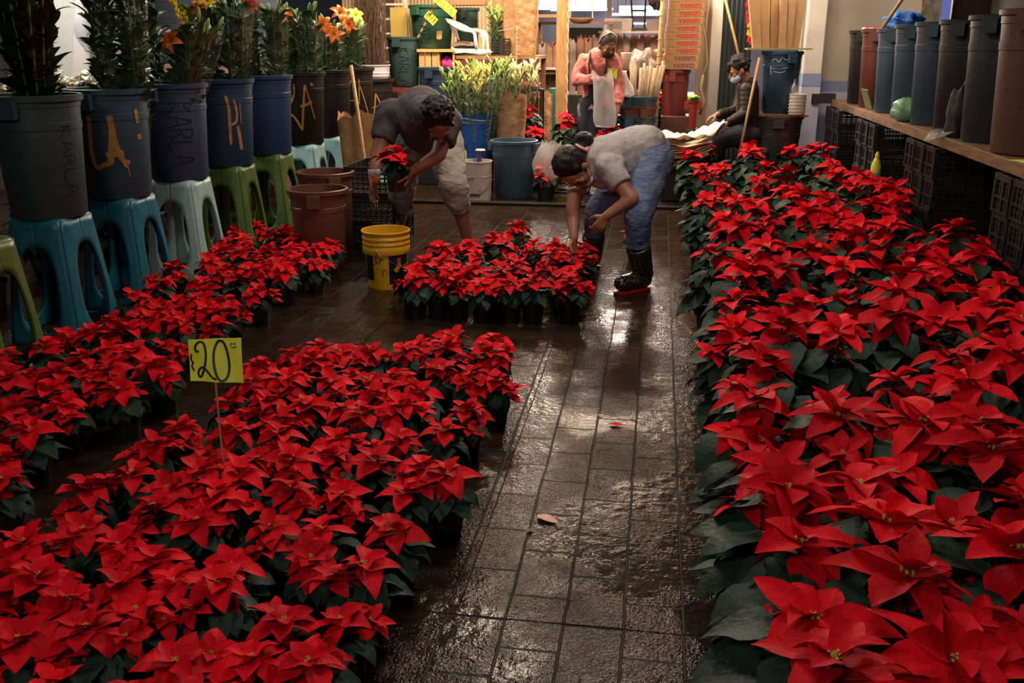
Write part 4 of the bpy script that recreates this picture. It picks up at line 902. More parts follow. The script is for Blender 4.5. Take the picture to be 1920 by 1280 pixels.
cp = thing('foam_cup', 'white foam cup with a straw beside the pink hooded woman', 'cup', (qa.x, 10.15, qa.z)); obj('cup', MB().lathe([(0, .003), (.034, .003), (.035, 0), (.052, .155), (.055, .158), (.052, .16), (.05, .155)], 24, cap1=True), mat('white_foam', (.85, .83, .78), .6, .03), cp, smooth=True); obj('straw', MB().tube([(0, 0, .15), (-.01, 0, .23)], .004, 6), mat('red_straw', (.5, .1, .08), .5), cp)
lump('clear_sheet_bundle', 'crumpled bundle of clear sheets above the rolled paper', 'plastic sheets', (q.x+.05, 10.35, 1.02), (.42, .25, .42), mat('greyish_film', (.15, .115, .10), .3, .3, 9, bump=1, bscale=8), 21, 26)
# paper pile with white cloth in front of the seated woman
pp = D(1283, 262, 9.45); rr_ = random.Random(3)
o = thing('low_crate', 'low dark crate under the pile of kraft sheets', 'crate', (pp.x, 9.45, 0)); obj('body', MB().box((0, 0, .20), (.40, .34, .39)), CRATE, o, bevel=.01); zz = .398
for i in range(9):
    W_ = .50+rr_.uniform(-.03, .03); k = MB(); vs = []; n = 12; oy = rr_.uniform(-.02, .02)
    for a_ in range(n+1):
        for b_ in range(9):
            u = a_/n*2-1; v = b_/8*2-1; vs.append((u*W_/2, v*.19+oy, .045*abs(u)**2.2+.010*math.sin(u*5+v*3+i)))
    for s_ in list(vs): vs.append((s_[0], s_[1], s_[2]+.006))
    N = (n+1)*9; fs = [(a_*9+b_, a_*9+b_+1, (a_+1)*9+b_+1, (a_+1)*9+b_) for a_ in range(n) for b_ in range(8)]; fs = [f[::-1] for f in fs]+[tuple(x+N for x in f) for f in fs]
    edge = [b_ for b_ in range(9)]+[a_*9+8 for a_ in range(1, n+1)]+[n*9+b_ for b_ in range(7, -1, -1)]+[a_*9 for a_ in range(n-1, 0, -1)]
    fs += [(edge[j], edge[(j+1) % len(edge)], edge[(j+1) % len(edge)]+N, edge[j]+N) for j in range(len(edge))]
    o = obj('kraft_sheet', k.add(vs, fs), mat('pale_kraft', (.50, .36, .22), .7, .15, 10), smooth=False); o.location = (pp.x, 9.45, zz+.012); o.rotation_euler = (0, 0, rr_.uniform(-.1, .1)); tag(o, 'curled kraft sheet beside the seated person, %s from the bottom of its pile' % ORD[i+1], 'paper', 'pile of curled kraft sheets'); zz += .0165
k = MB(); vs = []; nx, ny = 26, 12; tip = D(1345, 222, 9.6)
for i in range(nx+1):
    for j in range(ny+1):
        u = i/nx; v = j/ny*2-1; vs.append((-.24+.62*u, v*.13*(1+.3*math.sin(u*9))+.02, .045+.022*math.sin(u*11+v*3)+.016*math.sin(u*23-v*5)+.012*math.sin(v*9+u*17)+.02*math.sin(v*4+u*3)+max(0, u-.45)*.22))
k.add(vs, [(i*(ny+1)+j, i*(ny+1)+j+1, (i+1)*(ny+1)+j+1, (i+1)*(ny+1)+j) for i in range(nx) for j in range(ny)])
o = obj('white_sheet', k, mat('white_tissue', (.82, .72, .60), .6, .05, 9), smooth=True); o.location = (pp.x, 9.42, zz+.03); md = o.modifiers.new('s', 'SOLIDIFY'); md.thickness = .004; tag(o, 'crumpled white tissue sheets on the kraft pile and in the seated woman\'s hands', 'tissue sheets')

# ---------------------------------------------------------------- far end of the left row
wpz = BUCK[8].location.z+BUCK[8]['H']+.004
pw_ = thing('white_pail', 'white pail of dry twigs standing on the last black bucket', 'pail', (XR, 10.25, wpz)); obj('body', MB().lathe([(0, .004), (.165, .004), (.168, 0), (.178, .05), (.186, .052), (.186, .062), (.182, .064), (.19, .13), (.198, .132), (.198, .142), (.186, .142), (.180, .02), (0, .02)], 32), mat('pale_pail', (.50, .47, .50), .4), pw_, auto=True)
tw = thing('twig_bundle', 'tall bundle of dry brown twigs in the white pail', 'twigs', (XR, 10.25, wpz+.022)); k = MB(); rr_ = random.Random(31)
for i in range(230):
    a = rr_.uniform(0, 6.28); q = math.sqrt(rr_.random()); x0, y0 = .12*q*math.cos(a), .12*q*math.sin(a); p = [(x0, y0, 0)]; x, y = x0, y0
    for j in range(1, 6): x += rr_.uniform(-.035, .035)+.012*math.cos(a); y += rr_.uniform(-.035, .035); p.append((max(-.16, min(.16, x)), y, j*.19))
    k.tube(p, [.004, .0035, .003, .0026, .002, .001], 4)
obj('twigs', k, mat('dry_twig', (.065, .032, .018), .8, .5, 30), tw)
# ladder
la = thing('wooden_ladder', 'pale wooden step ladder behind the bending man', 'ladder'); Yl = 11.15; s0 = D(712, -30, Yl); s1 = D(722, 195, Yl); dirn = (s1-s0)/(s1.z-s0.z); foot = s1-dirn*s1.z; topp = s1+dirn*(2.6-s1.z)
PW = mat('pale_ladder_wood', (.58, .48, .34), .7, .12, 9); r0_ = D(757, -30, Yl); r1_ = D(768, 75, Yl); d2 = (r1_-r0_)/(r1_.z-r0_.z); f2_ = r1_-d2*r1_.z; t2_ = r1_+d2*(2.6-r1_.z)
def plank(p, q, w_, d_, m, parent, name): 
    k = MB(); v = []
    for c in (p, q):
        for sx, sy in ((-1, -1), (1, -1), (1, 1), (-1, 1)): v.append((c.x+sx*w_/2, c.y+sy*d_/2, c.z))
    return obj(name, k.add(v, [(0, 3, 2, 1), (4, 5, 6, 7), (0, 1, 5, 4), (1, 2, 6, 5), (2, 3, 7, 6), (3, 0, 4, 7)]), m, parent)
plank(foot, topp, .045, .07, PW, la, 'side_rail'); plank(f2_, t2_, .045, .07, PW, la, 'side_rail')
for z in np.arange(.31, 2.5, .16):
    a = foot+dirn*z; b_ = f2_+d2*z; obj('step', MB().box(((a.x+b_.x)/2, Yl, z), (abs(b_.x-a.x), .09, .022)), PW, la)
o = box_px('yellow_board', 731, 14, 764, 72, 11.04, .02, mat('yellow_card_sheet', (.42, .30, .06), .7, .15, 5), None); tag(o, 'mustard yellow card sheet hanging on the ladder', 'sheet')
# teal bin on red crates
RC = mat('red_brown_crate', (.16, .025, .02), .6, .3, 9)
cx0 = D(726, 160, 10.75).x; cx1 = D(783, 160, 10.75).x; ztb = D(755, 162, 10.6).z
for i in range(3):
    o = thing('red_crate', 'red brown crate under the teal bin, %s' % ('bottom', 'middle', 'top')[i], 'crate', ((cx0+cx1)/2, 10.75, i*ztb/3), 0, 'red crates under the teal bin'); h = ztb/3-.004; W_ = .42; k = MB()
    for z in (.02, h*.5, h-.03): k.box((0, -.2, z), (W_, .015, .05)); k.box((0, .2, z), (W_, .015, .05)); k.box((-W_/2, 0, z), (.015, .4, .05)); k.box((W_/2, 0, z), (.015, .4, .05))
    for sx in (-1, 1):
        for sy in (-1, 1): k.box((sx*W_/2, sy*.2, h/2), (.03, .03, h))
    k.box((0, 0, .01), (W_, .4, .015)); obj('frame', k, RC, o)
tbn = bin_at('teal_bin', 'dark teal bin lettered KARLA standing on red crates', 725, 788, 69, 10.75, ztb, plastic('dark_teal_bin', (.028, .060, .058)), ha=-1.75, tp=.88)
ft = cone_fn(tbn, camphi(tbn)); lettering(tbn, lambda mb: write(mb, 'KARLA', lambda u, v: ft(-.06+u, tbn['H']-.12+v), .11, .065, .02, .007, down=True))
# cupboard of pale wood with an open bay, plus board top
cz = D(810, 92, 10.6).z; xL = D(784, 92, 10.6).x; xM = D(820, 92, 10.6).x; xR_ = D(852, 92, 10.6).x
cb = thing('wooden_cupboard', 'low pale wooden cupboard under the green barrels', 'cupboard'); LW = mat('pale_orange_wood', (.58, .33, .12), .6, .15, 8, stretch=(5, 5, .5))
obj('top', MB().box(((xL+xR_)/2, 10.85, cz-.015), (xR_-xL+.02, .55, .03)), LW, cb); 
for i in range(3): obj('door_plank', MB().box((xL+(xM-xL)*(i+.5)/3, 10.62, (cz-.03)/2), ((xM-xL)/3-.012, .02, cz-.032)), LW, cb)
obj('side_panel', MB().box((xM+.01, 10.85, (cz-.03)/2), (.02, .5, cz-.032)), LW, cb); obj('side_panel', MB().box((xR_-.01, 10.85, (cz-.03)/2), (.02, .5, cz-.032)), LW, cb); obj('back_panel', MB().box(((xL+xR_)/2, 11.1, (cz-.03)/2), (xR_-xL, .02, cz-.032)), LW, cb)
obj('inner_shelf', MB().box(((xM+xR_)/2, 10.85, cz-.26), (xR_-xM-.04, .46, .02)), LW, cb)
lump('magenta_cloth', 'magenta cloth stuffed in the open bay of the wooden cupboard', 'cloth', ((xM+xR_)/2, 10.72, cz-.25), (.15, .18, .19), mat('magenta_cloth', (.55, .02, .22), .7, .2, 8, bump=.5), 3, 20)
GB1 = plastic('green_barrel', (.020, .075, .045)); GB2 = plastic('dark_green_barrel', (.022, .045, .035))
g1 = bin_at('green_barrel', 'large green barrel lettered KA on the wooden cupboard', 766, 852, 10, 10.9, cz+.002, GB1, ha=-2.1, cat='barrel', tp=.86)
fg = cone_fn(g1, camphi(g1)); lettering(g1, lambda mb: write(mb, 'KARLA', lambda u, v: fg(-.15+u, g1['H']-.12+v), .12, .075, .02, .007, down=True))
# red brown table and things on it
tz = D(900, 103, 10.9).z; xa = D(853, 100, 10.6).x; xb = D(1012, 100, 10.6).x
tt = thing('display_table', 'dark red brown table carrying the white chair and kraft bundles', 'table'); TM = mat('dark_red_table', (.12, .022, .018), .6, .3, 5)
obj('top', MB().box(((xa+xb)/2+.01, 10.95, tz-.02), (xb-xa-.01, .75, .035)), mat('table_top_wood', (.28, .14, .06), .6, .3, 9), tt); obj('front_cloth', MB().box(((xa+xb)/2+.01, 10.59, (tz-.04)/2), (xb-xa-.04, .012, tz-.05)), TM, tt)
for sx in (xa+.04, xb-.04):
    for sy in (10.64, 11.28): obj('leg', MB().box((sx, sy, (tz-.038)/2), (.05, .05, tz-.04)), WOODY, tt)
g2 = bin_at('green_barrel', 'darker green barrel behind the white plastic chair', 852, 900, 15, 11.15, tz+.002, GB2, ha=-1.6, cat='barrel', tp=.9)
# broken white plastic chair lying on the table
ch = thing('plastic_armchair', 'white plastic armchair tipped over on the red brown table', 'chair'); Yc = 10.75
def pts(l, Y): return [D(x, y, Y) for x, y in l]
def slab(l, Y, d, name, m=None, par=ch, bev=.006): 
    P = pts(l, Y); n = len(P); k = MB(); k.add([tuple(p) for p in P]+[(p.x, p.y+d, p.z) for p in P], [tuple(range(n))[::-1], tuple(range(n, 2*n))]+[(i, (i+1) % n, (i+1) % n+n, i+n) for i in range(n)]); return obj(name, k, m or WPLASTIC, par, bevel=bev)
k = MB(); A = pts([(835, 36), (848, 39), (862, 44), (876, 51), (884, 57)], Yc-.12); B_ = pts([(838, 42), (849, 50), (860, 56), (872, 60), (886, 62)], Yc-.20)
n = len(A); k.add([tuple(p) for p in A]+[tuple(p) for p in B_], [(i, i+1, i+1+n, i+n) for i in range(n-1)]); o = obj('backrest', k, WPLASTIC, ch, smooth=True); md = o.modifiers.new('s', 'SOLIDIFY'); md.thickness = .014
slab([(842, 47), (848, 52), (857, 58), (862, 77), (852, 68)], Yc-.10, .02, 'back_slat')
def arm(l, Y, name='armrest', r=.022, flat=.6):
    return obj(name, MB().tube(pts(l, Y), r, 10, flat=flat), WPLASTIC, ch, smooth=True)
arm([(846, 46), (858, 53), (872, 57), (883, 58), (890, 64), (892, 78), (894, 92)], Yc-.14, r=.032); arm([(880, 56), (896, 57), (909, 59), (914, 68), (915, 84), (917, 95)], Yc+.05, r=.045); arm([(889, 62), (892, 78), (894, 96)], Yc+.0, 'leg', .02); arm([(903, 58), (908, 75), (906, 96)], Yc+.02, 'leg', .04)
slab([(846, 88), (852, 91), (892, 92), (918, 94), (922, 99), (900, 102), (870, 99), (848, 101)], Yc-.16, .34, 'seat')
for i in range(4):
    o = slab([(845, 86-i*1.6), (862, 81-i*1.4), (882, 83-i*1.2), (884, 86-i*1.2), (862, 85-i*1.4), (847, 89-i*1.6)], Yc-.10+.01*i, .2, 'newspaper', mat('newsprint', (.30, .22, .15), .8, .3, 30), None, .001); tag(o, 'folded newspaper on the tipped white chair, %s from the seat' % ORD[i+1], 'newspaper', 'newspapers on the tipped chair')
# pole with yellow cards
pk = thing('rope_wrapped_pole', 'brown and yellow pole leaning before the green barrel', 'pole'); P0 = D(784, 70, 10.55); P1 = D(826, -10, 10.45); k = MB(); k2 = MB()
for i in range(14):
    a = P0+(P1-P0)*i/14; b_ = P0+(P1-P0)*(i+1)/14; (k if i % 2 else k2).tube([a, b_], .012, 8)
obj('dark_bands', k, mat('brown_band', (.12, .05, .02), .6), pk); obj('light_bands', k2, mat('tan_band', (.45, .28, .10), .6), pk)
def card(cpx, cpy, Y, wpx, hpx, ang, text, label, lh=.75):
    c = D(cpx, cpy, Y); s = Y/1840*1.0; W_, H_ = wpx*s, hpx*s; t = thing('price_card', label, 'card', c); R_ = Matrix.Rotation(ang, 4, 'Y')
    k = MB().box((0, 0, 0), (W_, .004, H_), mx=R_); obj('paper', k, CARDY, t)
    mb = MB(); f = lambda u, v: tuple(R_ @ Vector((u, -.004, v))); n = len(text); cw = W_*.86/n
    write(mb, text, lambda u, v: f(u-W_*.43, v-H_*lh/2), H_*lh, cw*.72, cw*.28, H_*.06); obj('handwriting', mb, MARK, t); return t
card(828, 5, 10.35, 66, 15, math.radians(39), 'ACAPULCO', 'yellow card reading ACAPULCO slanting above the white chair')
card(808, 34, 10.492, 24, 15, math.radians(42), 'AZUCA', 'small yellow card tied to the banded pole', .7)
card(875, 70, 11.05, 16, 17, 0, 'KA', 'yellow card on the dark green barrel seen through the chair arm')
slab([(818, 58), (828, 58), (828, 72), (826, 74), (820, 74), (818, 72)], 10.62, .03, 'peach_label', mat('peach_paper', (.65, .38, .20), .7), None); tag(bpy.data.objects[-1] if False else [o for o in C.objects if o.name.startswith('peach_label')][0], 'peach coloured label hanging beside the green barrel', 'label')
tag([box_px('wooden_beam', 845, -6, 905, 9, 10.5, .3, mat('orange_beam', (.38, .12, .05), .6, .2, 6), None)][0], 'reddish wooden shelf board above the green barrels', 'shelf')
# lily plant, black crate, kraft bundles on the table
o = thing('small_black_crate', 'black crate on the table holding lily stems', 'crate', (D(937, 98, 10.6).x, 10.75, tz)); k = MB(); W_, H_, L_ = .20, .18, .22
for z in np.linspace(.01, H_-.01, 6): k.box((0, -L_/2, z), (W_, .008, .014)); k.box((0, L_/2, z), (W_, .008, .014)); k.box((-W_/2, 0, z), (.008, L_, .014)); k.box((W_/2, 0, z), (.008, L_, .014))
for sx in (-1, -.5, 0, .5, 1): k.box((sx*W_/2, -L_/2, H_/2), (.01, .012, H_)); k.box((sx*W_/2, L_/2, H_/2), (.01, .012, H_))
k.box((0, 0, .006), (W_, L_, .008)); obj('frame', k, CRATE, o)
def lily_bundle(loc, H, r0, r1, label, group=None, n=9, seed=0, lean=(0, 0), bm=BUDG, wrap=True, budL=.085, stemm=None):
    rnd = random.Random(seed); t = thing('lily_bundle', label, 'lilies', loc, 0, group); st = MB(); lf = MB(); bd = MB()
    for i in range(n):
        a = rnd.uniform(0, 6.28); q = math.sqrt(rnd.random()); p0 = Vector((r0*q*math.cos(a), r0*q*math.sin(a), 0)); h = H*rnd.uniform(.84, 1.0); p1 = Vector((lean[0]*H+r1*q*math.cos(a), lean[1]*H+r1*q*math.sin(a), h)); st.tube([p0, (p0+p1)/2, p1], .005, 5)
        for j in range(12):
            f = .25+.73*j/12; b_ = p0*(1-f)+p1*f; aa = rnd.uniform(0, 6.28); l = rnd.uniform(.06, .11); leaf_blade(lf, b_, (math.cos(aa)*.55, math.sin(aa)*.55, 1), l, l*.12, rnd)
        for j in range(rnd.choice((3, 4, 5))):
            aa = rnd.uniform(0, 6.28); d = Vector((math.cos(aa)*.45, math.sin(aa)*.45, rnd.uniform(.6, 1.1))).normalized(); b_ = p1+Vector((0, 0, -.03-.02*j)); l = budL*rnd.uniform(.7, 1.15); c = b_+d*.02
            bd.tube([b_, c, c+d*l*.3, c+d*l*.7, c+d*l*.95, c+d*l], [.002, l*.05, l*.125, l*.14, l*.08, l*.01], 7)
    obj('stems', st, STEM, t, smooth=True); obj('leaves', lf, LILYLEAF if stemm is None else stemm, t, smooth=True); obj('buds', bd, bm, t, smooth=True)
    if wrap:
        cw = MB(); m_ = 24; vs = []
        for i in range(9):
            f = i/8
            for j in range(m_):
                a = 2*PI*j/m_; r = (r0*1.2+(r1*1.15-r0*1.2)*f)*(1+.07*math.sin(5*a+f*5+seed)); vs.append((lean[0]*H*f*.9+r*math.cos(a), lean[1]*H*f*.9+r*math.sin(a), H*.86*f))
        cw.add(vs, [(i*m_+j, i*m_+(j+1) % m_, (i+1)*m_+(j+1) % m_, (i+1)*m_+j) for i in range(8) for j in range(m_)]); obj('cellophane_sleeve', cw, CELLO, t, smooth=True)
    return t
lily_bundle((D(925, 98, 10.6).x+.02, 10.72, tz+.012), .50, .05, .09, 'potted lilies with pale buds in the black crate on the table', n=7, seed=91, bm=BUDG, wrap=False)
def kraft(name, label, cat, loc, W_, H_, dep, seed, taper=1.15, group=None, flare=.1, m=None, open_top=True, amp=.06, rz=0):
    """crumpled paper bag or sheaf, a closed rounded-square tube with creases"""
    rnd = random.Random(seed); ph = [rnd.uniform(0, 6.28) for _ in range(8)]; k = MB(); vs = []; n = 40; M = 26
    for i in range(M+1):
        f = i/M; s = 1+(taper-1)*f+flare*max(0, f-.8)*3
        for j in range(n):
            a = 2*PI*j/n; e = 5; ca, sa = math.cos(a), math.sin(a); nn = (abs(ca)**e+abs(sa)**e)**(1/e)
            cr = amp*(math.sin(a*3+f*9+ph[0])*.5+.5*abs(math.sin(a*5-f*14+ph[1]))+.4*abs(math.sin(a*2+f*21+ph[2]))+.3*math.sin(a*11+f*17+ph[3]))
            vs.append((ca/nn*W_/2*s*(1+cr), sa/nn*dep/2*s*(1+cr), H_*f+(.04*H_*math.sin(a*3+ph[4])+.03*H_*math.sin(a*7+ph[5]))*(f**3)))
    fs = [(i*n+j, i*n+(j+1) % n, (i+1)*n+(j+1) % n, (i+1)*n+j) for i in range(M) for j in range(n)]+[tuple(range(n))[::-1]]
    o = obj(name, k.add(vs, fs), m or KRAFT, None, auto=True); o.location = loc; o.rotation_euler = (0, 0, rz)
    if not open_top: pass
    return tag(o, label, cat, group)
for i, (xc, wd, Yk, sd) in enumerate(((938, 34, 11.15, 5), (962, 34, 10.8, 6), (986, 44, 10.72, 7))):
    c = D(xc, 94, Yk); kraft('kraft_wrapped_bundle', ['kraft wrapped bundle behind the lilies on the table', 'tall kraft wrapped bundle left of the string pole', 'widest kraft wrapped bundle at the right end of the table'][i], 'wrapped flowers', (c.x, Yk, tz), wd*Yk/1840*.80, .66, .20, sd, 1.30, amp=.07)
o = thing('string_pole', 'thin pole wound with pale string in front of the kraft bundles', 'pole'); a = D(970, 50, 10.5); b_ = D(968, 112, 10.5); obj('pole', MB().tube([a, b_, (b_.x, 10.5, .9)], .009, 8), STICK, o); obj('string', MB().tube([a+Vector((.012*math.cos(i*.9), .012*math.sin(i*.9), -i*.006)) for i in range(60)], .0035, 4), STRING, o); obj('cord', MB().tube([D(935, 58, 10.52), D(952, 55, 10.5), a, D(985, 60, 10.5)], .003, 5), STRING, o)
# ---------------------------------------------------------------- blue bin low behind the man, blue drum with lilies
k_ = thing('black_support_crate', 'dark crate under the low blue bin', 'crate', (D(815, 130, 10.2).x, 10.25, 0)); obj('body', MB().box((0, 0, .30), (.40, .40, .596)), CRATE, k_, bevel=.01)
bin_at('low_blue_bin', 'dark blue bin half hidden behind the bending man', 783, 850, 126, 10.25, .60, plastic('low_dark_blue', (.015, .035, .07)), ha=-1.72)
dz = D(893, 213, 9.75).z; dcx = D(893, 240, 9.75).x
dr = thing('blue_drum', 'bright blue plastic drum filled with lily bundles', 'drum', (dcx, 9.75, 0)); Rr = .178
obj('barrel', MB().lathe([(0, .01), (Rr*.93, .01), (Rr*.95, 0), (Rr*.97, .03), (Rr, dz-.10), (Rr+.008, dz-.095), (Rr+.008, dz-.085), (Rr, dz-.08), (Rr, dz-.01), (Rr+.006, dz), (Rr-.01, dz), (Rr-.012, .03), (0, .03)], 40), plastic('bright_blue_drum', (.008, .075, .34)), dr, auto=True)
obj('cord', MB().tube([(Rr*1.02*math.cos(a), Rr*1.02*math.sin(a), dz-.05+.012*math.sin(a*2)) for a in np.linspace(-2.6, -.3, 14)], .004, 5), mat('yellow_cord', (.45, .33, .10), .7), dr)
for i, (dx, dy) in enumerate(((-.10, -.07), (0, -.10), (.10, -.07), (-.10, .04), (0, 0.02), (.10, .04), (-.05, .11), (.05, .11))):
    lily_bundle((dcx+dx*.7, 9.75+dy*.7, .10), 1.13+.04*(i % 3)+(.03 if dy > 0 else 0), .025, .095, 'bundle of budding lilies in the blue drum, %s' % ['front left', 'front middle', 'front right', 'middle left', 'centre', 'middle right', 'back left', 'back right'][i], 'lily bundles in the blue drum', n=9, seed=200+i, lean=(dx*1.55, dy*.9), bm=BUDY if i in (1, 6, 7) else BUDG)
kb_ = thing('brown_bin', 'grey brown bin holding pale lily bundles behind the kraft bag', 'bin', (D(955, 230, 10.1).x, 10.15, 0)); obj('barrel', MB().lathe([(0, .01), (.16, 0), (.19, .80), (.2, .82), (.18, .82), (.15, .03), (0, .03)], 30), plastic('grey_brown_bin', (.06, .045, .035)), kb_, auto=True)
for i, (dx, dy) in enumerate(((-.07, -.06), (.05, -.08), (.12, 0), (0, .06))):
    lily_bundle((kb_.location.x+dx*.6, 10.15+dy*.6, .10), 1.15+.02*i, .025, .085, 'bundle of pale yellow lilies right of the blue drum, %s' % ['left', 'front', 'right', 'back'][i], 'pale lily bundles beside the blue drum', n=8, seed=230+i, lean=(dx*1.2, dy*.6), bm=mat('pale_yellow_bud', (.66, .64, .30), .45, .2, 40), budL=.10)
# kraft bag with a poinsettia
c = D(957, 262, 9.78); kraft('kraft_bag', 'large crumpled brown paper bag right of the blue drum', 'bag', (c.x, 9.80, .0), .24, .96, .20, 15, 1.28, amp=.05)
c = D(1000, 250, 10.15); kraft('kraft_bag', 'tall narrow kraft bag behind the red poinsettia by the post', 'bag', (D(1020, 240, 10.9).x, 10.9, 0), .16, .92, .2, 17, 1.05)
bk = thing('black_plant_stool', 'black metal stool near the timber post', 'stool', (D(996, 200, 10.3).x, 10.4, 0)); k = MB(); zt_ = D(996, 167, 10.3).z
obj('seat', MB().box((0, 0, zt_-.01), (.24, .24, .02)), POT, bk)
for sx in (-1, 1):
    for sy in (-1, 1): obj('leg', MB().box((sx*.105, sy*.105, (zt_-.02)/2), (.02, .02, zt_-.02)), POT, bk)
lump('red_cloth', 'red cloth and papers on the black metal stool', 'cloth', (bk.location.x, 10.35, zt_), (.22, .2, .08), mat('red_cloth', (.4, .03, .02), .8, c2=(.6, .5, .42), c2t=(.55, .6), c2scale=10), 8, 20)
# ---------------------------------------------------------------- white pail, blue bin and poinsettias by the kerb
wc = thing('white_cement_pail', 'scuffed white pail with a wire handle beside the bending man', 'pail', (D(893, 360, 9.1).x, 9.15, .0)); R_, H_ = .148, .385
obj('body', MB().lathe([(0, .006), (R_*.9, .006), (R_*.92, 0), (R_*.93, .02), (R_*.99, H_*.6), (R_*1.02, H_*.61), (R_*1.02, H_*.62), (R_*.99, H_*.63), (R_, H_-.02), (R_*1.04, H_-.018), (R_*1.05, H_), (R_*.98, H_), (R_*.9, .03), (0, .03)], 36), mat('scuffed_white_pail', (.55, .50, .46), .5, .1, 6, c2=(.20, .17, .15), c2t=(.60, .68), c2scale=9), wc, auto=True)
obj('wire_handle', MB().tube([(R_*1.06*math.cos(a), R_*1.06*math.sin(a), H_*.55-.14*math.sin(PI*i/18)) for i, a in enumerate(np.linspace(-2.95, -.15, 19))], .003, 6), METAL, wc); obj('grip', MB().tube([(R_*1.08*math.cos(a), R_*1.08*math.sin(a), H_*.55-.138) for a in np.linspace(-1.95, -1.2, 6)], .008, 8), POT, wc)
sc_ = thing('purple_scoop', 'purple and white sprinkler head standing in the white pail', 'scoop', (wc.location.x+.02, 9.15, H_-.10)); obj('neck', MB().tube([(0, 0, 0), (0, 0, .10), (.01, -.01, .16), (.02, -.02, .20)], [.022, .024, .028, .045], 14), mat('purple_plastic', (.10, .05, .30), .4), sc_, smooth=True); obj('rose', MB().lathe([(0, .015), (.045, .012), (.05, 0), (0, 0)], 20, (.02, -.02, .20)), WPLASTIC, sc_)
lump('green_sprig', 'small yellow green sprig behind the white pail', 'sprig', (wc.location.x-.16, 9.32, 0), (.09, .07, .46), mat('yellow_green_leaf', (.30, .35, .06), .6, .3, 20), 19, 18)
gb2 = bin_at('blue_grey_bin', 'blue grey bin standing by the kerb with red poinsettias behind', 919, 1009, 262, 9.4, 0, plastic('blue_grey_bin', (.05, .10, .145)), ha=-.3, tp=.82)
def stand(name, x, y, h, w_=.22, label='', m=None):
    o = thing(name, label, 'crate', (x, y, 0)); k = MB()
    for z in np.linspace(.012, h-.012, max(3, int(h/.06))): k.box((0, -w_/2, z), (w_, .01, .02)); k.box((0, w_/2, z), (w_, .01, .02)); k.box((-w_/2, 0, z), (.01, w_, .02)); k.box((w_/2, 0, z), (.01, w_, .02))
    k.box((0, 0, h-.008), (w_, w_, .014))
    for sx in (-1, 1):
        for sy in (-1, 1): k.box((sx*w_/2, sy*w_/2, h/2), (.018, .018, h))
    obj('frame', k, m or CRATE, o); return o
for i, (px_, py_, Y_, sc_2, lab) in enumerate(((955, 250, 9.95, 1.0, 'red poinsettia behind the left rim of the blue grey bin'), (1003, 248, 9.9, 1.0, 'red poinsettia behind the right rim of the blue grey bin'), (1062, 222, 9.75, 1.05, 'tall red poinsettia in front of the timber post'), (990, 202, 10.15, .9, 'red poinsettia right of the big kraft bag'), (1148, 240, 9.6, .8, 'red poinsettia between the pink hooded woman and the nested bins'), (1163, 190, 10.6, .8, 'red poinsettia behind the nested bins'), (1240, 180, 10.8, .8, 'red poinsettia behind the red brown bin'))):
    c = D(px_, py_, Y_); z0 = c.z-.5*sc_2
    if z0 > .03: stand('plant_crate', c.x, Y_, z0-.004, .2, ['black crate under the poinsettia left behind the blue grey bin', 'black crate under the poinsettia right behind the blue grey bin', 'black crate under the poinsettia by the post', 'black crate under the poinsettia by the kraft bag', 'black crate under the poinsettia by the pink hooded woman', 'black crate behind the nested bins', 'black crate behind the red brown bin'][i])
    dup(BIG[(i*2+1) % 9], (c.x, Y_, max(0, z0)), i*1.3, sc_2, lab)
c = G(1032, 362); pq = dup(SMALL[5], (c.x, 9.25, 0), 0, 1.6, 'poinsettia in a black pot wrapped in a clear bag by the kerb'); bgm = MB(); vs = []
for i in range(12):
    f = i/11; z = .14+.42*f; r = (.10+.05*math.sin(f*2.4))*(1-.35*max(0, f-.5)*2)
    for j in range(24): a = 2*PI*j/24; vs.append((r*(1+.14*math.sin(3*a+f*6)+.08*math.sin(8*a))*math.cos(a)+.05*f, r*(1+.12*math.sin(4*a))*math.sin(a), z+.02*math.sin(5*a)*f))
bgm.add(vs, [(i*24+j, i*24+(j+1) % 24, (i+1)*24+(j+1) % 24, (i+1)*24+j) for i in range(11) for j in range(24)]); o = obj('clear_bag', bgm, BAGT, None, smooth=True); o.location = (c.x, 9.25, 0); tag(o, 'clear plastic bag around the poinsettia by the kerb', 'bag')
# ---------------------------------------------------------------- brown bins, crates, broom and kraft bag left of the man
BB = plastic('brown_bin_plastic', (.12, .045, .030), .36)
bA = bin_at('brown_bin', 'brown bin in front of its twin beside the green stools', 540, 650, 352, 6.15, 0, BB, ha=-1.35, group=None, tp=.86); bB = make_bin('brown_bin', 'brown bin standing behind the other brown bin', (bA.location.x-.10, 6.60, 0), .195, .60, BB, ha=-.95, tp=.86)
gx = D(700, 400, 6.75)
for q in range(3):
    o = link('plastic_crate', CM, None, (gx.x-.01, 6.98, q*.2075), .03*(q == 1)); o.scale = (.82, .72, 1); tag(o, 'black plastic crate left of the bending man, %s of the stack' % ('bottom', 'middle', 'topmost')[q], 'crate', 'black crates beside the bending man')
kb2 = kraft('kraft_bag', 'tall brown paper bag behind the crates with a broomstick', 'bag', (D(676, 300, 8.45).x, 8.45, 0), .26, .86, .18, 25, 1.30, amp=.04)
o = thing('broomstick', 'wooden broomstick leaning at the far end of the bucket row', 'broomstick'); obj('stick', MB().tube([D(658, 122, 8.25), D(690, 345, 8.2), (D(690, 345, 8.2).x+.05, 8.2, .02)], .016, 10), STICK, o, smooth=True)
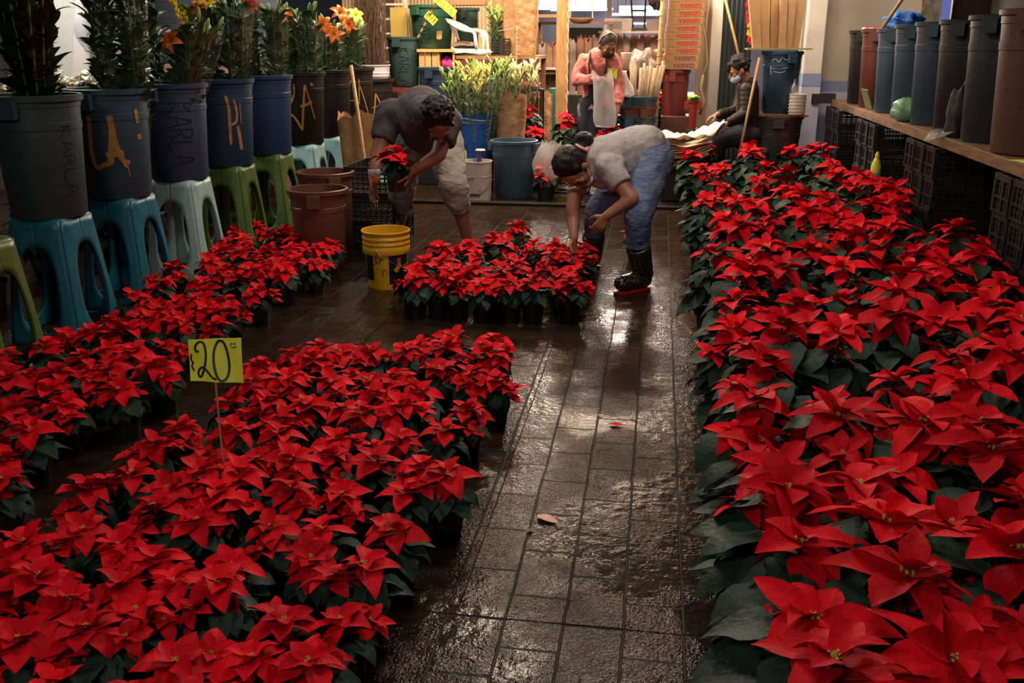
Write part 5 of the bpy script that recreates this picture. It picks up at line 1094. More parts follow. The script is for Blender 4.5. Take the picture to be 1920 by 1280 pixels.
# ---------------------------------------------------------------- yellow bucket
yb = thing('yellow_bucket', 'yellow ribbed bucket with a black label beside the middle bed', 'bucket', (G(737, 527).x, 5.66, 0)); YB = mat('yellow_plastic', (.72, .40, .015), .38, .08, 5, bump=.08)
Hb, Rb = .37, .148; obj('body', MB().lathe([(0, .008), (.112, .008), (.118, 0), (.121, .01), (.134, .225), (.146, .226), (.150, .235), (.151, .262), (.146, .275), (.143, .28), (.150, .284), (.152, .292), (.146, .302), (.144, .312), (.152, .318), (.153, .326), (.146, .336), (.144, .345), (.153, .352), (.156, .366), (.152, .37), (.146, .368), (.138, .26), (.112, .02), (0, .02)], 48), YB, yb, auto=True)
k = MB(); 
def ybf(u, z, off=.0025): r = .121+(.134-.121)*z/.225+off; a = camphi(yb)+u/r; return (r*math.cos(a), r*math.sin(a), z)
def patch(mb, pl, fn, nx=10):
    for (u0, v0), (u1, v1) in pl:
        vs = [fn(u0+(u1-u0)*i/nx, v) for i in range(nx+1) for v in (v0, v1)]; mb.add(vs, [(2*i, 2*i+2, 2*i+3, 2*i+1) for i in range(nx)])
patch(k, [((.012, .04), (.17, .222))], ybf); NB_ = mat('navy_black_label', (.01, .011, .02), .45); obj('black_label', k, NB_, yb); k = MB(); patch(k, [((-.17, .06), (-.095, .222))], ybf); obj('black_label', k, NB_, yb)
k = MB(); ribbon(k, [(.065, .19), (.095, .19)], .034, lambda u, v: ybf(u, v, .004)); obj('red_spot', k, mat('orange_red_print', (.7, .06, .02), .5), yb)
k = MB(); ribbon(k, [(.05, .12), (.09, .17)], .03, lambda u, v: ybf(u, v, .0038)); obj('orange_flash', k, mat('orange_print', (.75, .25, .02), .5), yb)
k = MB(); write(k, '3', lambda u, v: ybf(u-.095, v+.165), .05, .035, .012, .005); ribbon(k, [(-.048, .20), (-.046, .168)], .005, ybf); ribbon(k, [(-.047, .19), (-.035, .205), (-.022, .20)], .005, ybf); ribbon(k, [(-.09, .13), (-.088, .07)], .003, ybf); ribbon(k, [(-.01, .14), (-.03, .12), (-.028, .09)], .005, ybf); obj('handwriting', k, MARK, yb)
obj('wire_handle', MB().tube([ybf(-.06, .255, .03), ybf(-.04, .235, .034), ybf(.03, .19, .04), ybf(.09, .155, .04), ybf(.15, .17, .03)], .002, 6), METAL, yb); obj('handle_boss', MB().ball(ybf(-.06, .258, .022), (.013, .013, .013), 10), YB, yb, smooth=True)
# ---------------------------------------------------------------- price sign
def build_sign():
    base = G(423, 893, .16); Ys = base.y; P = D(352, 637, Ys+.035); Q = D(452, 633, Ys+.035); R2 = D(456, 718, Ys-.02); S2 = D(357, 714, Ys-.02)
    t = thing('price_sign', 'fluorescent yellow sign reading $20 on a thin stick', 'sign', (base.x, Ys, 0))
    o = Vector((base.x, Ys, 0)); P, Q, R2, S2 = [v-o for v in (P, Q, R2, S2)]
    k = MB(); n = 14; vs = []; 
    def f(u, v, off=0): 
        a = S2*(1-u)+R2*u; b_ = P*(1-u)+Q*u; c = a*(1-v)+b_*v; return Vector((c.x, c.y+.003*math.sin(u*9+v*3)-off, c.z))
    for i in range(n+1):
        for j in range(n+1): vs.append(f(i/n, j/n))
    N = len(vs); vs += [v+Vector((0, .0022, 0)) for v in vs]; fs = [(i*(n+1)+j, (i+1)*(n+1)+j, (i+1)*(n+1)+j+1, i*(n+1)+j+1) for i in range(n) for j in range(n)]; fs += [tuple(x+N for x in q[::-1]) for q in fs]
    ed = [i*(n+1) for i in range(n+1)]+[n*(n+1)+j for j in range(1, n+1)]+[i*(n+1)+n for i in range(n-1, -1, -1)]+[j for j in range(n-1, 0, -1)]
    fs += [(ed[i], ed[i]+N, ed[(i+1) % len(ed)]+N, ed[(i+1) % len(ed)]) for i in range(len(ed))]
    obj('card', k.add(vs, fs), CARDY, t)
    g_ = MB(); fn = lambda x, y: tuple(f((x-100)/445, 1-(y-112)/362, .0022)); 
    ribbon(g_, [(190, 205), (175, 215), (160, 195), (170, 155), (205, 128), (235, 145), (248, 200), (248, 270), (232, 345), (205, 415), (182, 435), (172, 400), (190, 362), (222, 352), (255, 385), (290, 430), (330, 450)], 18, fn)
    ribbon(g_, [(350, 133), (325, 180), (310, 260), (320, 380), (350, 450), (385, 458), (420, 420), (435, 340), (425, 230), (400, 150), (370, 130), (345, 136)], 20, fn)
    ribbon(g_, [(122, 235), (118, 290), (132, 310), (120, 345), (138, 385)], 15, fn); ribbon(g_, [(458, 158), (472, 153)], 12, fn); ribbon(g_, [(484, 155), (500, 153)], 12, fn); ribbon(g_, [(458, 176), (482, 186), (508, 178)], 7, fn)
    obj('handwritten_price', g_, MARK, t)
    top = f(.47, .12)+Vector((0, .005, 0)); obj('stick', MB().tube([(0, 0, .10), (top.x*.5-.003, top.y*.5, .10+(top.z-.10)*.5), top], .0032, 8), mat('pale_skewer', (.42, .25, .15), .7), t)
build_sign()
# fallen leaves
def litter(px_, py_, L, az, m, label, cat='leaf', seed=1):
    g = G(px_, py_); k = MB(); petal(k, L, L*.26, az, .05, (0, 0, .006), random.Random(seed), .05, .15, .08); o = obj('fallen_leaf', k, m, None, smooth=True); o.location = g; tag(o, label, cat)
litter(1008, 968, .085, -.55, mat('pale_pink_petal', (.55, .28, .22), .4, .3, 50), 'pale pink fallen petal lying on the wet paving', 'petal')
litter(1142, 797, .06, .0, RED, 'small red fallen petal further up the wet aisle', 'petal', 3); litter(987, 1000, .035, 1.0, mat('brown_leaf', (.16, .06, .02), .6), 'tiny brown curled leaf left of the pale petal')
litter(722, 578, .05, .2, LEAF, 'small green leaf by the yellow bucket reflection', 'leaf', 5); litter(1120, 780, .03, .4, mat('wet_leaf', (.03, .02, .012), .2), 'dark wet leaf scrap in the aisle joint', 'leaf', 7)
# ---------------------------------------------------------------- timber post, hall behind
tp = thing('timber_post', 'square raw pine post wrapped with white string', 'post'); a = D(1044, 0, 10.3); b_ = D(1066, 0, 10.3); obj('post', MB().box(((a.x+b_.x)/2, 10.36, 1.6), (b_.x-a.x, .11, 3.2)), WOOD, tp, bevel=.004)
obj('string_wrap', MB().tube([(b_.x+.008*math.sin(i*1.7), 10.30+.006*math.cos(i), 2.05-.028*i) for i in range(70)], .006, 5), STRING, tp)
def rail(x0, x1, y0, y1, Y, dep, m, name, label, cat='shelf'):
    o = tag(box_px(name, x0, y0, x1, y1, Y, dep, m, None), label, cat); a = D(x0, y1, Y); b = D(x1, y1, Y)
    for x in (a.x+.03, b.x-.03): obj('upright', MB().box((x, Y+dep-.02, a.z/2), (.04, .04, a.z)), WOODY, o)
rail(998, 1048, 27, 33, 12.6, .3, WOOD, 'hall_shelf', 'upper wooden shelf in the hall left of the post'); rail(1008, 1150, 41, 46, 12.9, .06, mat('dull_rail', (.26, .13, .09), .7), 'hall_rail', 'wooden rail running behind the timber post', 'rail')
rail(1122, 1242, 58, 62, 13.2, .4, mat('pale_shelf_edge', (.55, .48, .46), .6), 'hall_shelf', 'shelf carrying the beige air conditioner'); rail(1008, 1050, 127, 131, 12.4, .4, mat('pale_bench_edge', (.60, .52, .45), .6), 'hall_bench', 'pale bench edge under the kraft bags left of the post', 'bench')
rail(1008, 1050, 131, 139, 12.45, .3, WOODY, 'bench_apron', 'brown apron board under the pale bench edge', 'board')
ac = thing('air_conditioner', 'beige window air conditioner with a ribbed grille on the hall shelf', 'air conditioner'); box_px('housing', 1133, 35, 1185, 58, 13.25, .3, mat('beige_metal', (.42, .34, .30), .5), ac, .005)
k = MB(); 
for i in range(16): a = D(1139+i*1.75, 40, 13.24); b_ = D(1139+i*1.75, 54, 13.24); k.box((a.x, 13.245, (a.z+b_.z)/2), (.006, .012, a.z-b_.z))
obj('grille', k, mat('grey_grille', (.14, .13, .15), .6), ac)
fs_ = thing('metal_frame_stool', 'black metal stool standing on the hall shelf', 'stool'); k = MB(); 
for x0_, x1_ in ((1183, 1187), (1211, 1208)): k.tube([D(x0_, -6, 13.3), D(x1_, 56, 13.3)], .014, 6)
k.tube([D(1184, 20, 13.3), D(1210, 20, 13.3)], .012, 6); obj('frame', k, POT, fs_); box_px('seat', 1184, 52, 1212, 59, 13.2, .3, POT, fs_)
tag(box_px('carton', 1212, 36, 1236, 58, 13.25, .3, mat('grey_pink_carton', (.30, .22, .20), .8), None), 'greyish carton right of the black stool on the hall shelf', 'box')
bs = thing('hanging_basket', 'wicker basket hanging on cords in the hall', 'basket'); c = D(1090, 34, 12.2); obj('bowl', MB().lathe([(0, -.07), (.10, -.06), (.15, -.01), (.155, 0), (.145, 0), (.09, -.05), (0, -.06)], 24, c), mat('wicker', (.32, .20, .09), .8, .3, 60, bump=.8), bs, smooth=True); k = MB()
for sx in (-1, 1): k.tube([c+Vector((sx*.14, 0, 0)), c+Vector((sx*.11, 0, .45))], .008, 6)
obj('cords', k, STRING, bs)
HP = [(1017, 82, 12.7), (1030, 84, 12.75), (1042, 80, 12.8), (1075, 76, 13.0), (1090, 70, 13.3), (1104, 72, 13.2), (1118, 70, 13.4), (1150, 68, 13.6), (1163, 66, 13.7), (1176, 68, 13.6), (1189, 66, 13.7), (1202, 68, 13.6), (1214, 66, 13.7), (1227, 68, 13.6)]
hbn = thing('hall_table', 'long low table carrying the kraft wrapped pots in the hall', 'table'); obj('top', MB().box((-.6, 13.3, .80), (2.9, 1.2, .04)), WOODY, hbn)
for sx in (-1.95, .75):
    for sy in (12.8, 13.8): obj('leg', MB().box((sx, sy, .39), (.06, .06, .78)), WOODY, hbn)
HK = mat('hall_kraft', (.30, .16, .10), .75, .2, 8, bump=.5)
for i, (x, yt, Y) in enumerate(HP):
    c = D(x, yt, Y); kraft('kraft_wrapped_pot', 'kraft wrapped poinsettia in the hall, %s from the left' % ORD[i+1], 'wrapped plant', (c.x, Y, .822), .085, c.z-.83, .085, 60+i, 1.15, 'kraft wrapped plants on the hall table', m=HK if i % 3 else mat('hall_kraft_grey', (.30, .24, .20), .7, .3, 8, bump=.5))
rr_ = random.Random(77)
for i, (x, yt, Y) in enumerate(HP):
    if i in (0, 2, 5, 8, 12, 13):
        c = D(x, yt-1, Y); k = MB(); 
        for j in range(7): petal(k, .06, .022, j*.9, .2, (0, 0, 0), rr_, .5)
        o = obj('poinsettia_bloom', k, RED, None, smooth=True); o.location = (c.x, Y, c.z-.01); tag(o, 'red bloom above the kraft wrapping in the hall, %s from the left' % ORD[[0, 2, 5, 8, 12, 13].index(i)+1], 'flower', 'red blooms on the hall table')
tag(box_px('hall_cabinet', 1066, 52, 1128, 120, 15, .5, mat('dark_cabinet', (.02, .015, .014), .9), None, z0=0), 'dark cabinet in the hall behind the rail', 'cabinet')
tag(box_px('teal_bin', 1030, 166, 1050, 228, 11.2, .25, mat('teal_plastic_far', (.015, .14, .13), .5), None, z0=0), 'teal bin left of the timber post', 'bin')
dkb = structure('dark_sheet_hall', MB().box((-.7, 12.3, .55), (2.2, .05, .60)), mat('dark_under_bench', (.02, .018, .016), .9))  # thin dark sheet filling the gap below the hall bench
tube_ = []
for i, (x, y, Y) in enumerate(((1195, 27, 20), (1206, 14, 23), (1110, 17, 24), (1180, 44, 24))):
    c = D(x, y, Y); hg = 3.72-c.z; o = thing('fluorescent_tube', 'lit fluorescent tube high in the far hall, %s' % ['above the metal stool', 'beyond the bamboo pole', 'above the basket', 'behind the air conditioner'][i], 'lamp', c); obj('tube', MB().tube([(-.5, 0, 0), (.5, .1, 0)], .022, 8), mat('violet_white_tube', (1, .9, 1), .4, emit=((1, .82, 1), 6)), o); obj('hanger_wire', MB().tube([(-.4, 0, 0), (-.4, 0, hg)], .006, 4), METAL, o); obj('hanger_wire', MB().tube([(.4, .1, 0), (.4, .1, hg)], .006, 4), METAL, o)
tag(structure('wall_far_post', MB().box((D(1143, 20, 14.5).x, 14.5, 1.6), (.07, .07, 3.2)), mat('grey_hall_post', (.20, .17, .18), .7)))
lump('dark_hanging_coat', 'dark brown garment hanging left of the bamboo pole', 'clothing', (D(1228, 20, 11.5).x, 11.5, 1.84), (.17, .14, .50), mat('dark_coat', (.022, .012, .010), .9), 41, 18)

# ---------------------------------------------------------------- people
def blob(name, mb, m, parent, vox=.008, smooth=6, fac=.6):
    o = obj(name, mb, m, parent, smooth=True)
    r = o.modifiers.new('r', 'REMESH'); r.mode = 'VOXEL'; r.voxel_size = vox; r.use_smooth_shade = True
    s = o.modifiers.new('s', 'SMOOTH'); s.iterations = smooth; s.factor = fac
    return o
TXF = bpy.data.textures.new('cloth_folds', 'CLOUDS'); TXF.noise_scale = .085; TXF.noise_depth = 2
def folds(o, amt=.02):
    d = o.modifiers.new('folds', 'DISPLACE'); d.texture = TXF; d.strength = amt; d.mid_level = .5; d.texture_coords = 'LOCAL'
    q = o.modifiers.new('s2', 'SMOOTH'); q.iterations = 2; return o
def frame(F, U):
    F = Vector(F).normalized(); U = Vector(U); U = (U-F*U.dot(F)).normalized(); S = F.cross(U); return F, U, S
def MF(c, F, U, S): 
    m = Matrix.Identity(4)
    for i in range(3): m[i][0] = S[i]; m[i][1] = F[i]; m[i][2] = U[i]; m[i][3] = c[i]
    return m
def headshape(mb, c, F, U, s=1.0):
    F, U, S = frame(F, U); M = MF(c, F, U, S) @ Matrix.Scale(s, 4)
    mb.ball((0, -.012, .02), (.074, .095, .098), 20, mx=M); mb.ball((0, .028, -.045), (.056, .060, .068), 16, mx=M); mb.ball((0, .055, -.085), (.028, .026, .022), 12, mx=M)
    mb.ball((0, .076, .012), (.050, .016, .02), 12, mx=M); mb.ball((0, .098, -.022), (.0145, .018, .014), 10, mx=M); mb.capsule(M @ Vector((0, .084, .010)), .008*s, M @ Vector((0, .100, -.020)), .011*s, 10)
    mb.ball((.036, .068, -.018), (.022, .018, .018), 10, mx=M); mb.ball((-.036, .068, -.018), (.022, .018, .018), 10, mx=M); mb.ball((0, .082, -.052), (.024, .012, .010), 10, mx=M)
    for e in (-1, 1): mb.ball((e*.078, -.008, -.008), (.010, .020, .032), 10, mx=M)
    return M
def face(parent, M, lips=True):
    k = MB()
    for e in (-1, 1): k.ball((e*.031, .0865, .002), (.013, .006, .0055), 10, mx=M)
    obj('eye', k, mat('eye_dark', (.02, .015, .012), .2), parent, smooth=True); k = MB()
    for e in (-1, 1): k.tube([M @ Vector((e*.012, .094, .020)), M @ Vector((e*.032, .093, .026)), M @ Vector((e*.052, .078, .018))], .0035, 6)
    obj('eyebrow', k, HAIR, parent)
    if lips: k = MB(); k.ball((0, .094, -.052), (.022, .006, .006), 10, mx=M); obj('mouth', k, mat('lips', (.30, .07, .06), .5), parent, smooth=True)
def hand(mb, w, d, n, s=1.0, curl=.5, thumb=1, spread=.12):
    """w wrist, d pointing along the hand, n out of the palm; thumb +1/-1 picks its side"""
    d = Vector(d).normalized(); n = Vector(n); n = (n-d*n.dot(d)).normalized(); t = d.cross(n)*thumb; w = Vector(w)
    kn = []
    for i, (o_, l) in enumerate(((.030, .082), (.010, .088), (-.010, .084), (-.029, .076))):
        k_ = w+(t*o_+d*l)*s; kn.append(k_); mb.capsule(w+t*o_*.55*s+d*.01*s, .015*s, k_, .0115*s, 10)
    mb.capsule(w+(t*.022+d*.03)*s, .016*s, w+(t*-.020+d*.03)*s, .016*s, 10); mb.capsule(w+(t*.026+d*.068)*s, .012*s, w+(t*-.024+d*.066)*s, .012*s, 10)
    for i, (L_, sp) in enumerate(((.072, spread), (.080, .03), (.074, -.06), (.060, -spread*1.3))):
        p = kn[i]; a = curl*.5*(1+.12*i); dirv = (d+t*sp).normalized()
        for j, fr in enumerate((.44, .31, .25)):
            v = (dirv*math.cos(a)+n*math.sin(a)).normalized(); q = p+v*L_*fr*s; mb.capsule(p, (.0098-.0008*j)*s, q, (.0092-.0009*j)*s, 9); p = q; a += curl*.75
    b_ = w+(t*.022+d*.022)*s; v = (t*.85+d*.55+n*.35).normalized(); q = b_+v*.042*s; mb.capsule(b_, .0145*s, q, .0112*s, 9); v = (t*.35+d*.85+n*(.35+curl*.3)).normalized(); r = q+v*.030*s; mb.capsule(q, .011*s, r, .0098*s, 9); v = (d*.85+n*(.4+curl*.35)+t*.02).normalized(); mb.capsule(r, .0098*s, r+v*.025*s, .0085*s, 9)

# -- the bending man
man = thing('person', 'person in a charcoal tee and grey sweatpants bending to lift a small poinsettia', 'person', (G(800, 460).x, 6.7, 0)); mo = man.location
def R_(v): return Vector(v)-mo
aR = R_(D(878, 437, 6.62)); aL = R_(D(748, 428, 6.98)); aR.z = .10; aL.z = .10
kR = R_(D(850, 345, 6.50)); kL = R_(D(752, 352, 6.72)); hR = R_(D(832, 268, 6.80)); hL = R_(D(760, 272, 6.88)); pv = (hR+hL)/2+Vector((0, .04, .04))
sL = R_(D(730, 218, 6.30)); sR = R_(D(838, 232, 6.16)); ch_ = (sL+sR)/2+Vector((0, .10, .04)); nk = R_(D(800, 215, 6.10)); hd = R_(D(822, 228, 5.93))
eL = R_(D(708, 292, 6.18)); wL = R_(D(702, 332, 6.08)); eR = R_(D(822, 290, 6.02)); wR = R_(D(772, 322, 6.00))
mb = MB(); F_ = Vector((.18, -.38, -.95)); Uh = Vector((.15, -.95, .35)); MH = headshape(mb, hd, F_, Uh, 1.16)
mb.capsule(ch_, .09, hd+Vector((0, .05, .02)), .065, 16)
mb.capsule(pv, .15, ch_, .15, 18); mb.capsule(sL, .075, sR, .075, 16)
for s_, e_, w_ in ((sL, eL, wL), (sR, eR, wR)): mb.capsule(s_, .062, e_, .050, 16); mb.capsule(e_, .050, w_, .030, 16)
for h_, k_, a_ in ((hL, kL, aL), (hR, kR, aR)): mb.capsule(h_, .10, k_, .068, 16); mb.capsule(k_, .066, (k_+a_)/2+Vector((0, .02, 0)), .060, 16); mb.capsule((k_+a_)/2+Vector((0, .02, 0)), .060, a_, .038, 16)
for a_, dx in ((aL, -.02), (aR, .03)): mb.capsule(a_+Vector((0, .03, -.055)), .038, a_+Vector((dx, -.15, -.065)), .028, 12)
hand(mb, wL, (-.10, -.25, -.95), (.95, -.2, .1), 1.08, .35, thumb=1, spread=.25); hand(mb, wR, (-.45, -.1, -.9), (-.85, -.1, .35), 1.08, .55, thumb=-1)
blob('body', mb, SKIND, man, .0062, 5)
k = MB(); k.capsule(pv+Vector((0, .0, .02)), .175, ch_, .185, 24, side=(1, 0, 0), flat=.85); k.capsule(ch_, .175, (ch_+nk)/2+Vector((0, -.02, 0)), .12, 20); k.capsule(sL+Vector((.01, .02, .01)), .112, sR+Vector((-.01, .02, .01)), .112, 20); k.capsule(ch_, .17, nk, .10, 20); k.capsule((sL+sR)/2, .12, (sL+sR)/2+Vector((0, .1, -.10)), .13, 18); k.capsule(pv+(ch_-pv)*.55+Vector((0, .02, .03)), .19, ch_+Vector((0, .03, .0)), .18, 20)
for s_, e_ in ((sL, eL), (sR, eR)): k.capsule(s_, .098, s_+(e_-s_)*.62, .083, 18, ends=(1, 0))
folds(blob('t_shirt', k, TEE, man, .010, 6), .024)
pr_ = MB(); pc = R_(D(778, 255, 6.2)); 
k = MB(); k.capsule(hL+Vector((.02, 0, .03)), .155, hR+Vector((-.02, 0, .03)), .155, 20); 
for h_, k_, a_ in ((hL, kL, aL), (hR, kR, aR)):
    cu = k_+(a_-k_)*.42; k.capsule(h_, .150, k_, .104, 20); k.capsule(k_, .106, k_+(a_-k_)*.28, .094, 20); k.capsule(k_+(a_-k_)*.22, .096, cu, .070, 20, ends=(1, 0)); k.capsule(cu+(k_-cu)*.02, .072, cu+(a_-k_)*.06, .068, 18, ends=(0, 0))
folds(blob('sweatpants', k, SWEAT, man, .010, 5), .032)
k = MB(); rr_ = random.Random(4); k.ball((0, -.03, .038), (.088, .100, .098), 20, mx=MH)
for i in range(260):
    v = Vector((rr_.gauss(0, 1), rr_.gauss(-.5, 1), rr_.gauss(.6, 1))).normalized()
    if v.y < .55 and v.z > -.75: k.ball((v.x*.092, v.y*.106-.025, v.z*.104+.035), rr_.uniform(.008, .014), 6, mx=MH)
blob('hair', k, HAIR, man, .006, 2, .5); face(man, MH)
for a_, dx in ((aL, -.02), (aR, .03)):
    k = MB(); k.capsule(a_+Vector((0, .035, -.085)), .030, a_+Vector((dx, -.17, -.085)), .032, 14, side=(1, 0, 0), flat=.45); k.tube([a_+Vector((-.045, -.05, -.08)), a_+Vector((-.03, -.06, -.035)), a_+Vector((.0, -.065, -.02)), a_+Vector((.04, -.06, -.035)), a_+Vector((.05, -.05, -.08))], .012, 8); obj('sandal', k, MASKB, man, smooth=True)
hp_ = D(745, 352, 5.98); dup(SMALL[1], (hp_.x, hp_.y, hp_.z-.02), 2, 1.25, 'small red poinsettia held up in the bending man\'s hands')
o = thing('wrist_band', 'white and orange band around the bending man\'s left wrist', 'band'); k = MB(); c0 = mo+wL
for i, (m_, nm) in enumerate(((mat('white_cloth', (.6, .5, .46), .8), 'white_cloth'), (mat('orange_tag', (.55, .16, .02), .6), 'orange_band'))):
    q = c0+Vector((.0, 0, .03-.045*i)); kk = MB().lathe([(.036, -.022), (.040, -.02), (.041, .02), (.036, .024)], 20, q); obj(nm, kk, m_, o, smooth=True)

# -- the bending woman
wo = thing('person', 'person in a grey tee, jeans and patterned black boots bending over the pots', 'person', (G(1190, 555).x, 5.8, 0)); mo = wo.location
f1 = R_(G(1196, 545)); f1.z = .02; f2_ = R_(G(1103, 505)); f2_.z = .02
k1 = R_(D(1196, 405, 5.66)); k2_ = R_(D(1120, 398, 6.22)); h1 = R_(D(1222, 300, 5.98)); h2 = R_(D(1192, 300, 6.22)); pv = (h1+h2)/2+Vector((.02, 0, .03))
sA = R_(D(1140, 312, 5.72)); sB = R_(D(1088, 318, 6.02)); ch_ = (sA+sB)/2+Vector((.07, .0, .035)); hd = R_(D(1078, 318, 5.72)); 
eA = R_(D(1184, 372, 5.62)); wA = R_(D(1138, 404, 5.60)); eB = R_(D(1074, 392, 5.86)); wB = R_(D(1076, 446, 5.74))
mb = MB(); F_ = Vector((.10, -.45, -.9)); Uh = Vector((-.75, -.55, .35)); MH = headshape(mb, hd, (.12, -.34, -.95), Uh, 1.06)
mb.capsule(ch_, .07, hd+Vector((.05, .05, .03)), .055, 16); mb.capsule(pv, .13, ch_, .12, 18); mb.capsule(sA, .060, sB, .060, 16)
for s_, e_, w_ in ((sA, eA, wA), (sB, eB, wB)): mb.capsule(s_, .056, e_, .046, 16); mb.capsule(e_, .046, w_, .029, 16)
for h_, k_, a_ in ((h1, k1, f1), (h2, k2_, f2_)): mb.capsule(h_, .09, k_, .062, 14); mb.capsule(k_, .06, a_+Vector((0, .03, .10)), .04, 14)
hand(mb, wA, (-.55, -.1, -.85), (-.3, .8, -.1), 1.0, .9, thumb=-1); hand(mb, wB, (.0, -.15, -1), (.8, -.5, 0), 1.0, .7, thumb=1)
blob('body', mb, SKIN, wo, .0062, 5)
k = MB(); k.capsule(pv+Vector((-.05, 0, .03)), .158, ch_, .165, 24); k.capsule(h1+Vector((-.035, .02, .075)), .135, h2+Vector((-.03, -.02, .075)), .135, 20); k.capsule(ch_, .155, ch_+Vector((-.09, -.03, -.0)), .10, 20); k.capsule(sA+Vector((.03, .04, 0)), .082, sB+Vector((.02, -.02, 0)), .082, 20); k.capsule(pv+(ch_-pv)*.5+Vector((0, 0, -.02)), .165, ch_, .16, 20); k.capsule(pv+Vector((-.02, 0, .045)), .148, pv+(ch_-pv)*.4+Vector((0, 0, .03)), .155, 20)
for s_, e_, f_ in ((sA, eA, .60), (sB, eB, .45)): k.capsule(s_, .085, s_+(e_-s_)*f_, .072, 18, ends=(1, 0))
folds(blob('t_shirt', k, GTEE, wo, .009, 6), .024)
k = MB(); k.capsule(sB+(eB-sB)*.45, .066, sB+(eB-sB)*.62, .062, 16, ends=(0, 0)); blob('inner_sleeve', k, mat('pale_lilac_cloth', (.42, .42, .52), .9), wo, .009, 2)
k = MB(); k.capsule(h1+Vector((-.01, .02, .02)), .145, h2+Vector((.0, -.02, .02)), .145, 20)
for h_, k_, a_ in ((h1, k1, f1), (h2, k2_, f2_)): k.capsule(h_, .142, k_, .086, 20); k.capsule(k_, .086, k_+(a_-k_)*.42, .070, 20, ends=(1, 0))
folds(blob('jeans', k, JEANS, wo, .009, 5), .024)
BOOT = bpy.data.materials.new('patterned_boot'); BOOT.use_nodes = True; nt = BOOT.node_tree; b_ = nt.nodes['Principled BSDF']; tc = nd(nt, 'ShaderNodeTexCoord'); vo = nd(nt, 'ShaderNodeTexVoronoi', feature='DISTANCE_TO_EDGE', inp={'Scale': 42}); nt.links.new(tc.outputs['Object'], vo.inputs['Vector']); cr = nd(nt, 'ShaderNodeValToRGB'); cr.color_ramp.elements[0].position = .015; cr.color_ramp.elements[0].color = (.16, .13, .11, 1); cr.color_ramp.elements[1].position = .045; cr.color_ramp.elements[1].color = (.014, .011, .011, 1); nt.links.new(vo.outputs['Distance'], cr.inputs[0]); nt.links.new(cr.outputs[0], b_.inputs['Base Color']); b_.inputs['Roughness'].default_value = .16
for kk_, f_, dx in ((k1, f1, -.10), (k2_, f2_, -.12)):
    top = kk_+(f_-kk_)*.40; ank = f_+Vector((.03, .03, .085)); k = MB(); k.capsule(top+(ank-top)*0, .080, ank, .062, 20, ends=(0, 1)); k.capsule(ank+Vector((0, 0, -.03)), .058, f_+Vector((dx, -.10, .050)), .050, 18, side=(0, 0, 1), flat=1.0)
    bo = blob('boot', k, BOOT, wo, .007, 3)
    k = MB(); k.capsule(f_+Vector((.03, .03, .0)), .052, f_+Vector((dx, -.10, .0)), .052, 18, side=(0, 0, 1), flat=1.0); vs2 = [(v[0], v[1], min(.022, max(-.018, v[2]))) for v in k.v]; k.v = vs2; obj('boot_sole', k, BRED, bo)
k = MB(); rr_ = random.Random(9); k.ball((0, -.035, .035), (.090, .105, .105), 20, mx=MH)
for i in range(60):
    v = Vector((rr_.gauss(0, 1), rr_.gauss(-.6, 1), rr_.gauss(.5, 1))).normalized()
    if v.y < .45 and v.z > -.8: k.ball((v.x*.076, v.y*.092-.03, v.z*.092+.032), rr_.uniform(.02, .027), 8, mx=MH)
bun = R_(D(1094, 266, 5.84)); k.ball(bun, (.068, .06, .065), 14)
for i in range(14): a = i*.9; k.ball(bun+Vector((.045*math.cos(a), .04*math.sin(a), .03*math.sin(a*1.7))), .026, 8)
k.capsule(bun, .03, hd+Vector((.02, .03, .08)), .05, 12)
blob('hair', k, HAIR, wo, .007, 5, .5); face(wo, MH, False)
k = MB(); k.tube([R_(D(1079, 270, 5.74)), R_(D(1088, 276, 5.72)), R_(D(1098, 281, 5.74)), R_(D(1104, 277, 5.8)), R_(D(1096, 268, 5.86))], [.008, .014, .016, .013, .01], 10, flat=.6); obj('hair_tie', k, mat('pink_hair_tie', (.62, .30, .28), .7), wo, smooth=True)
k = MB(); k.tube([MH @ Vector((-.02, .085, -.085)), MH @ Vector((-.062, .05, -.06)), MH @ Vector((-.080, .0, -.02))], .003, 5); obj('mask_loop', k, MASKW, wo)
k = MB(); k.ball((0, .055, -.085), (.045, .036, .028), 14, mx=MH); obj('face_mask', k, MASKW, wo, smooth=True)

# -- the woman in the pink hooded top
pk_ = thing('person', 'person in a pink hooded top, black mask and navy apron holding a bag', 'person', (D(1120, 300, 9.75).x, 9.75, 0)); mo = pk_.location; Yp = 9.75
fA = Vector((-.10, .05, 0)); fB = Vector((.14, .0, 0)); hA = R_(D(1106, 205, Yp+.05)); hB = R_(D(1135, 205, Yp)); kA = (hA+fA)/2+Vector((0, -.05, .02)); kB = (hB+fB)/2+Vector((0, -.05, .02)); pv = (hA+hB)/2
sA = R_(D(1094, 114, Yp-.05)); sB = R_(D(1150, 112, Yp-.12)); ch_ = (sA+sB)/2+Vector((0, .04, -.04)); hd = R_(D(1139, 86, Yp-.20))
eA = R_(D(1080, 150, Yp-.12)); wA = R_(D(1117, 148, Yp-.34)); eB = R_(D(1161, 165, Yp-.15)); wB = R_(D(1158, 205, Yp-.28))
mb = MB(); MH = headshape(mb, hd, (.42, -.80, -.42), (.15, -.3, 1), 1.05); mb.capsule(ch_, .06, hd+Vector((-.02, .06, -.04)), .052, 14); mb.capsule(pv, .12, ch_, .11, 16); mb.capsule(sA, .06, sB, .06, 14)
for s_, e_, w_ in ((sA, eA, wA), (sB, eB, wB)): mb.capsule(s_, .05, e_, .04, 14); mb.capsule(e_, .04, w_, .027, 14)
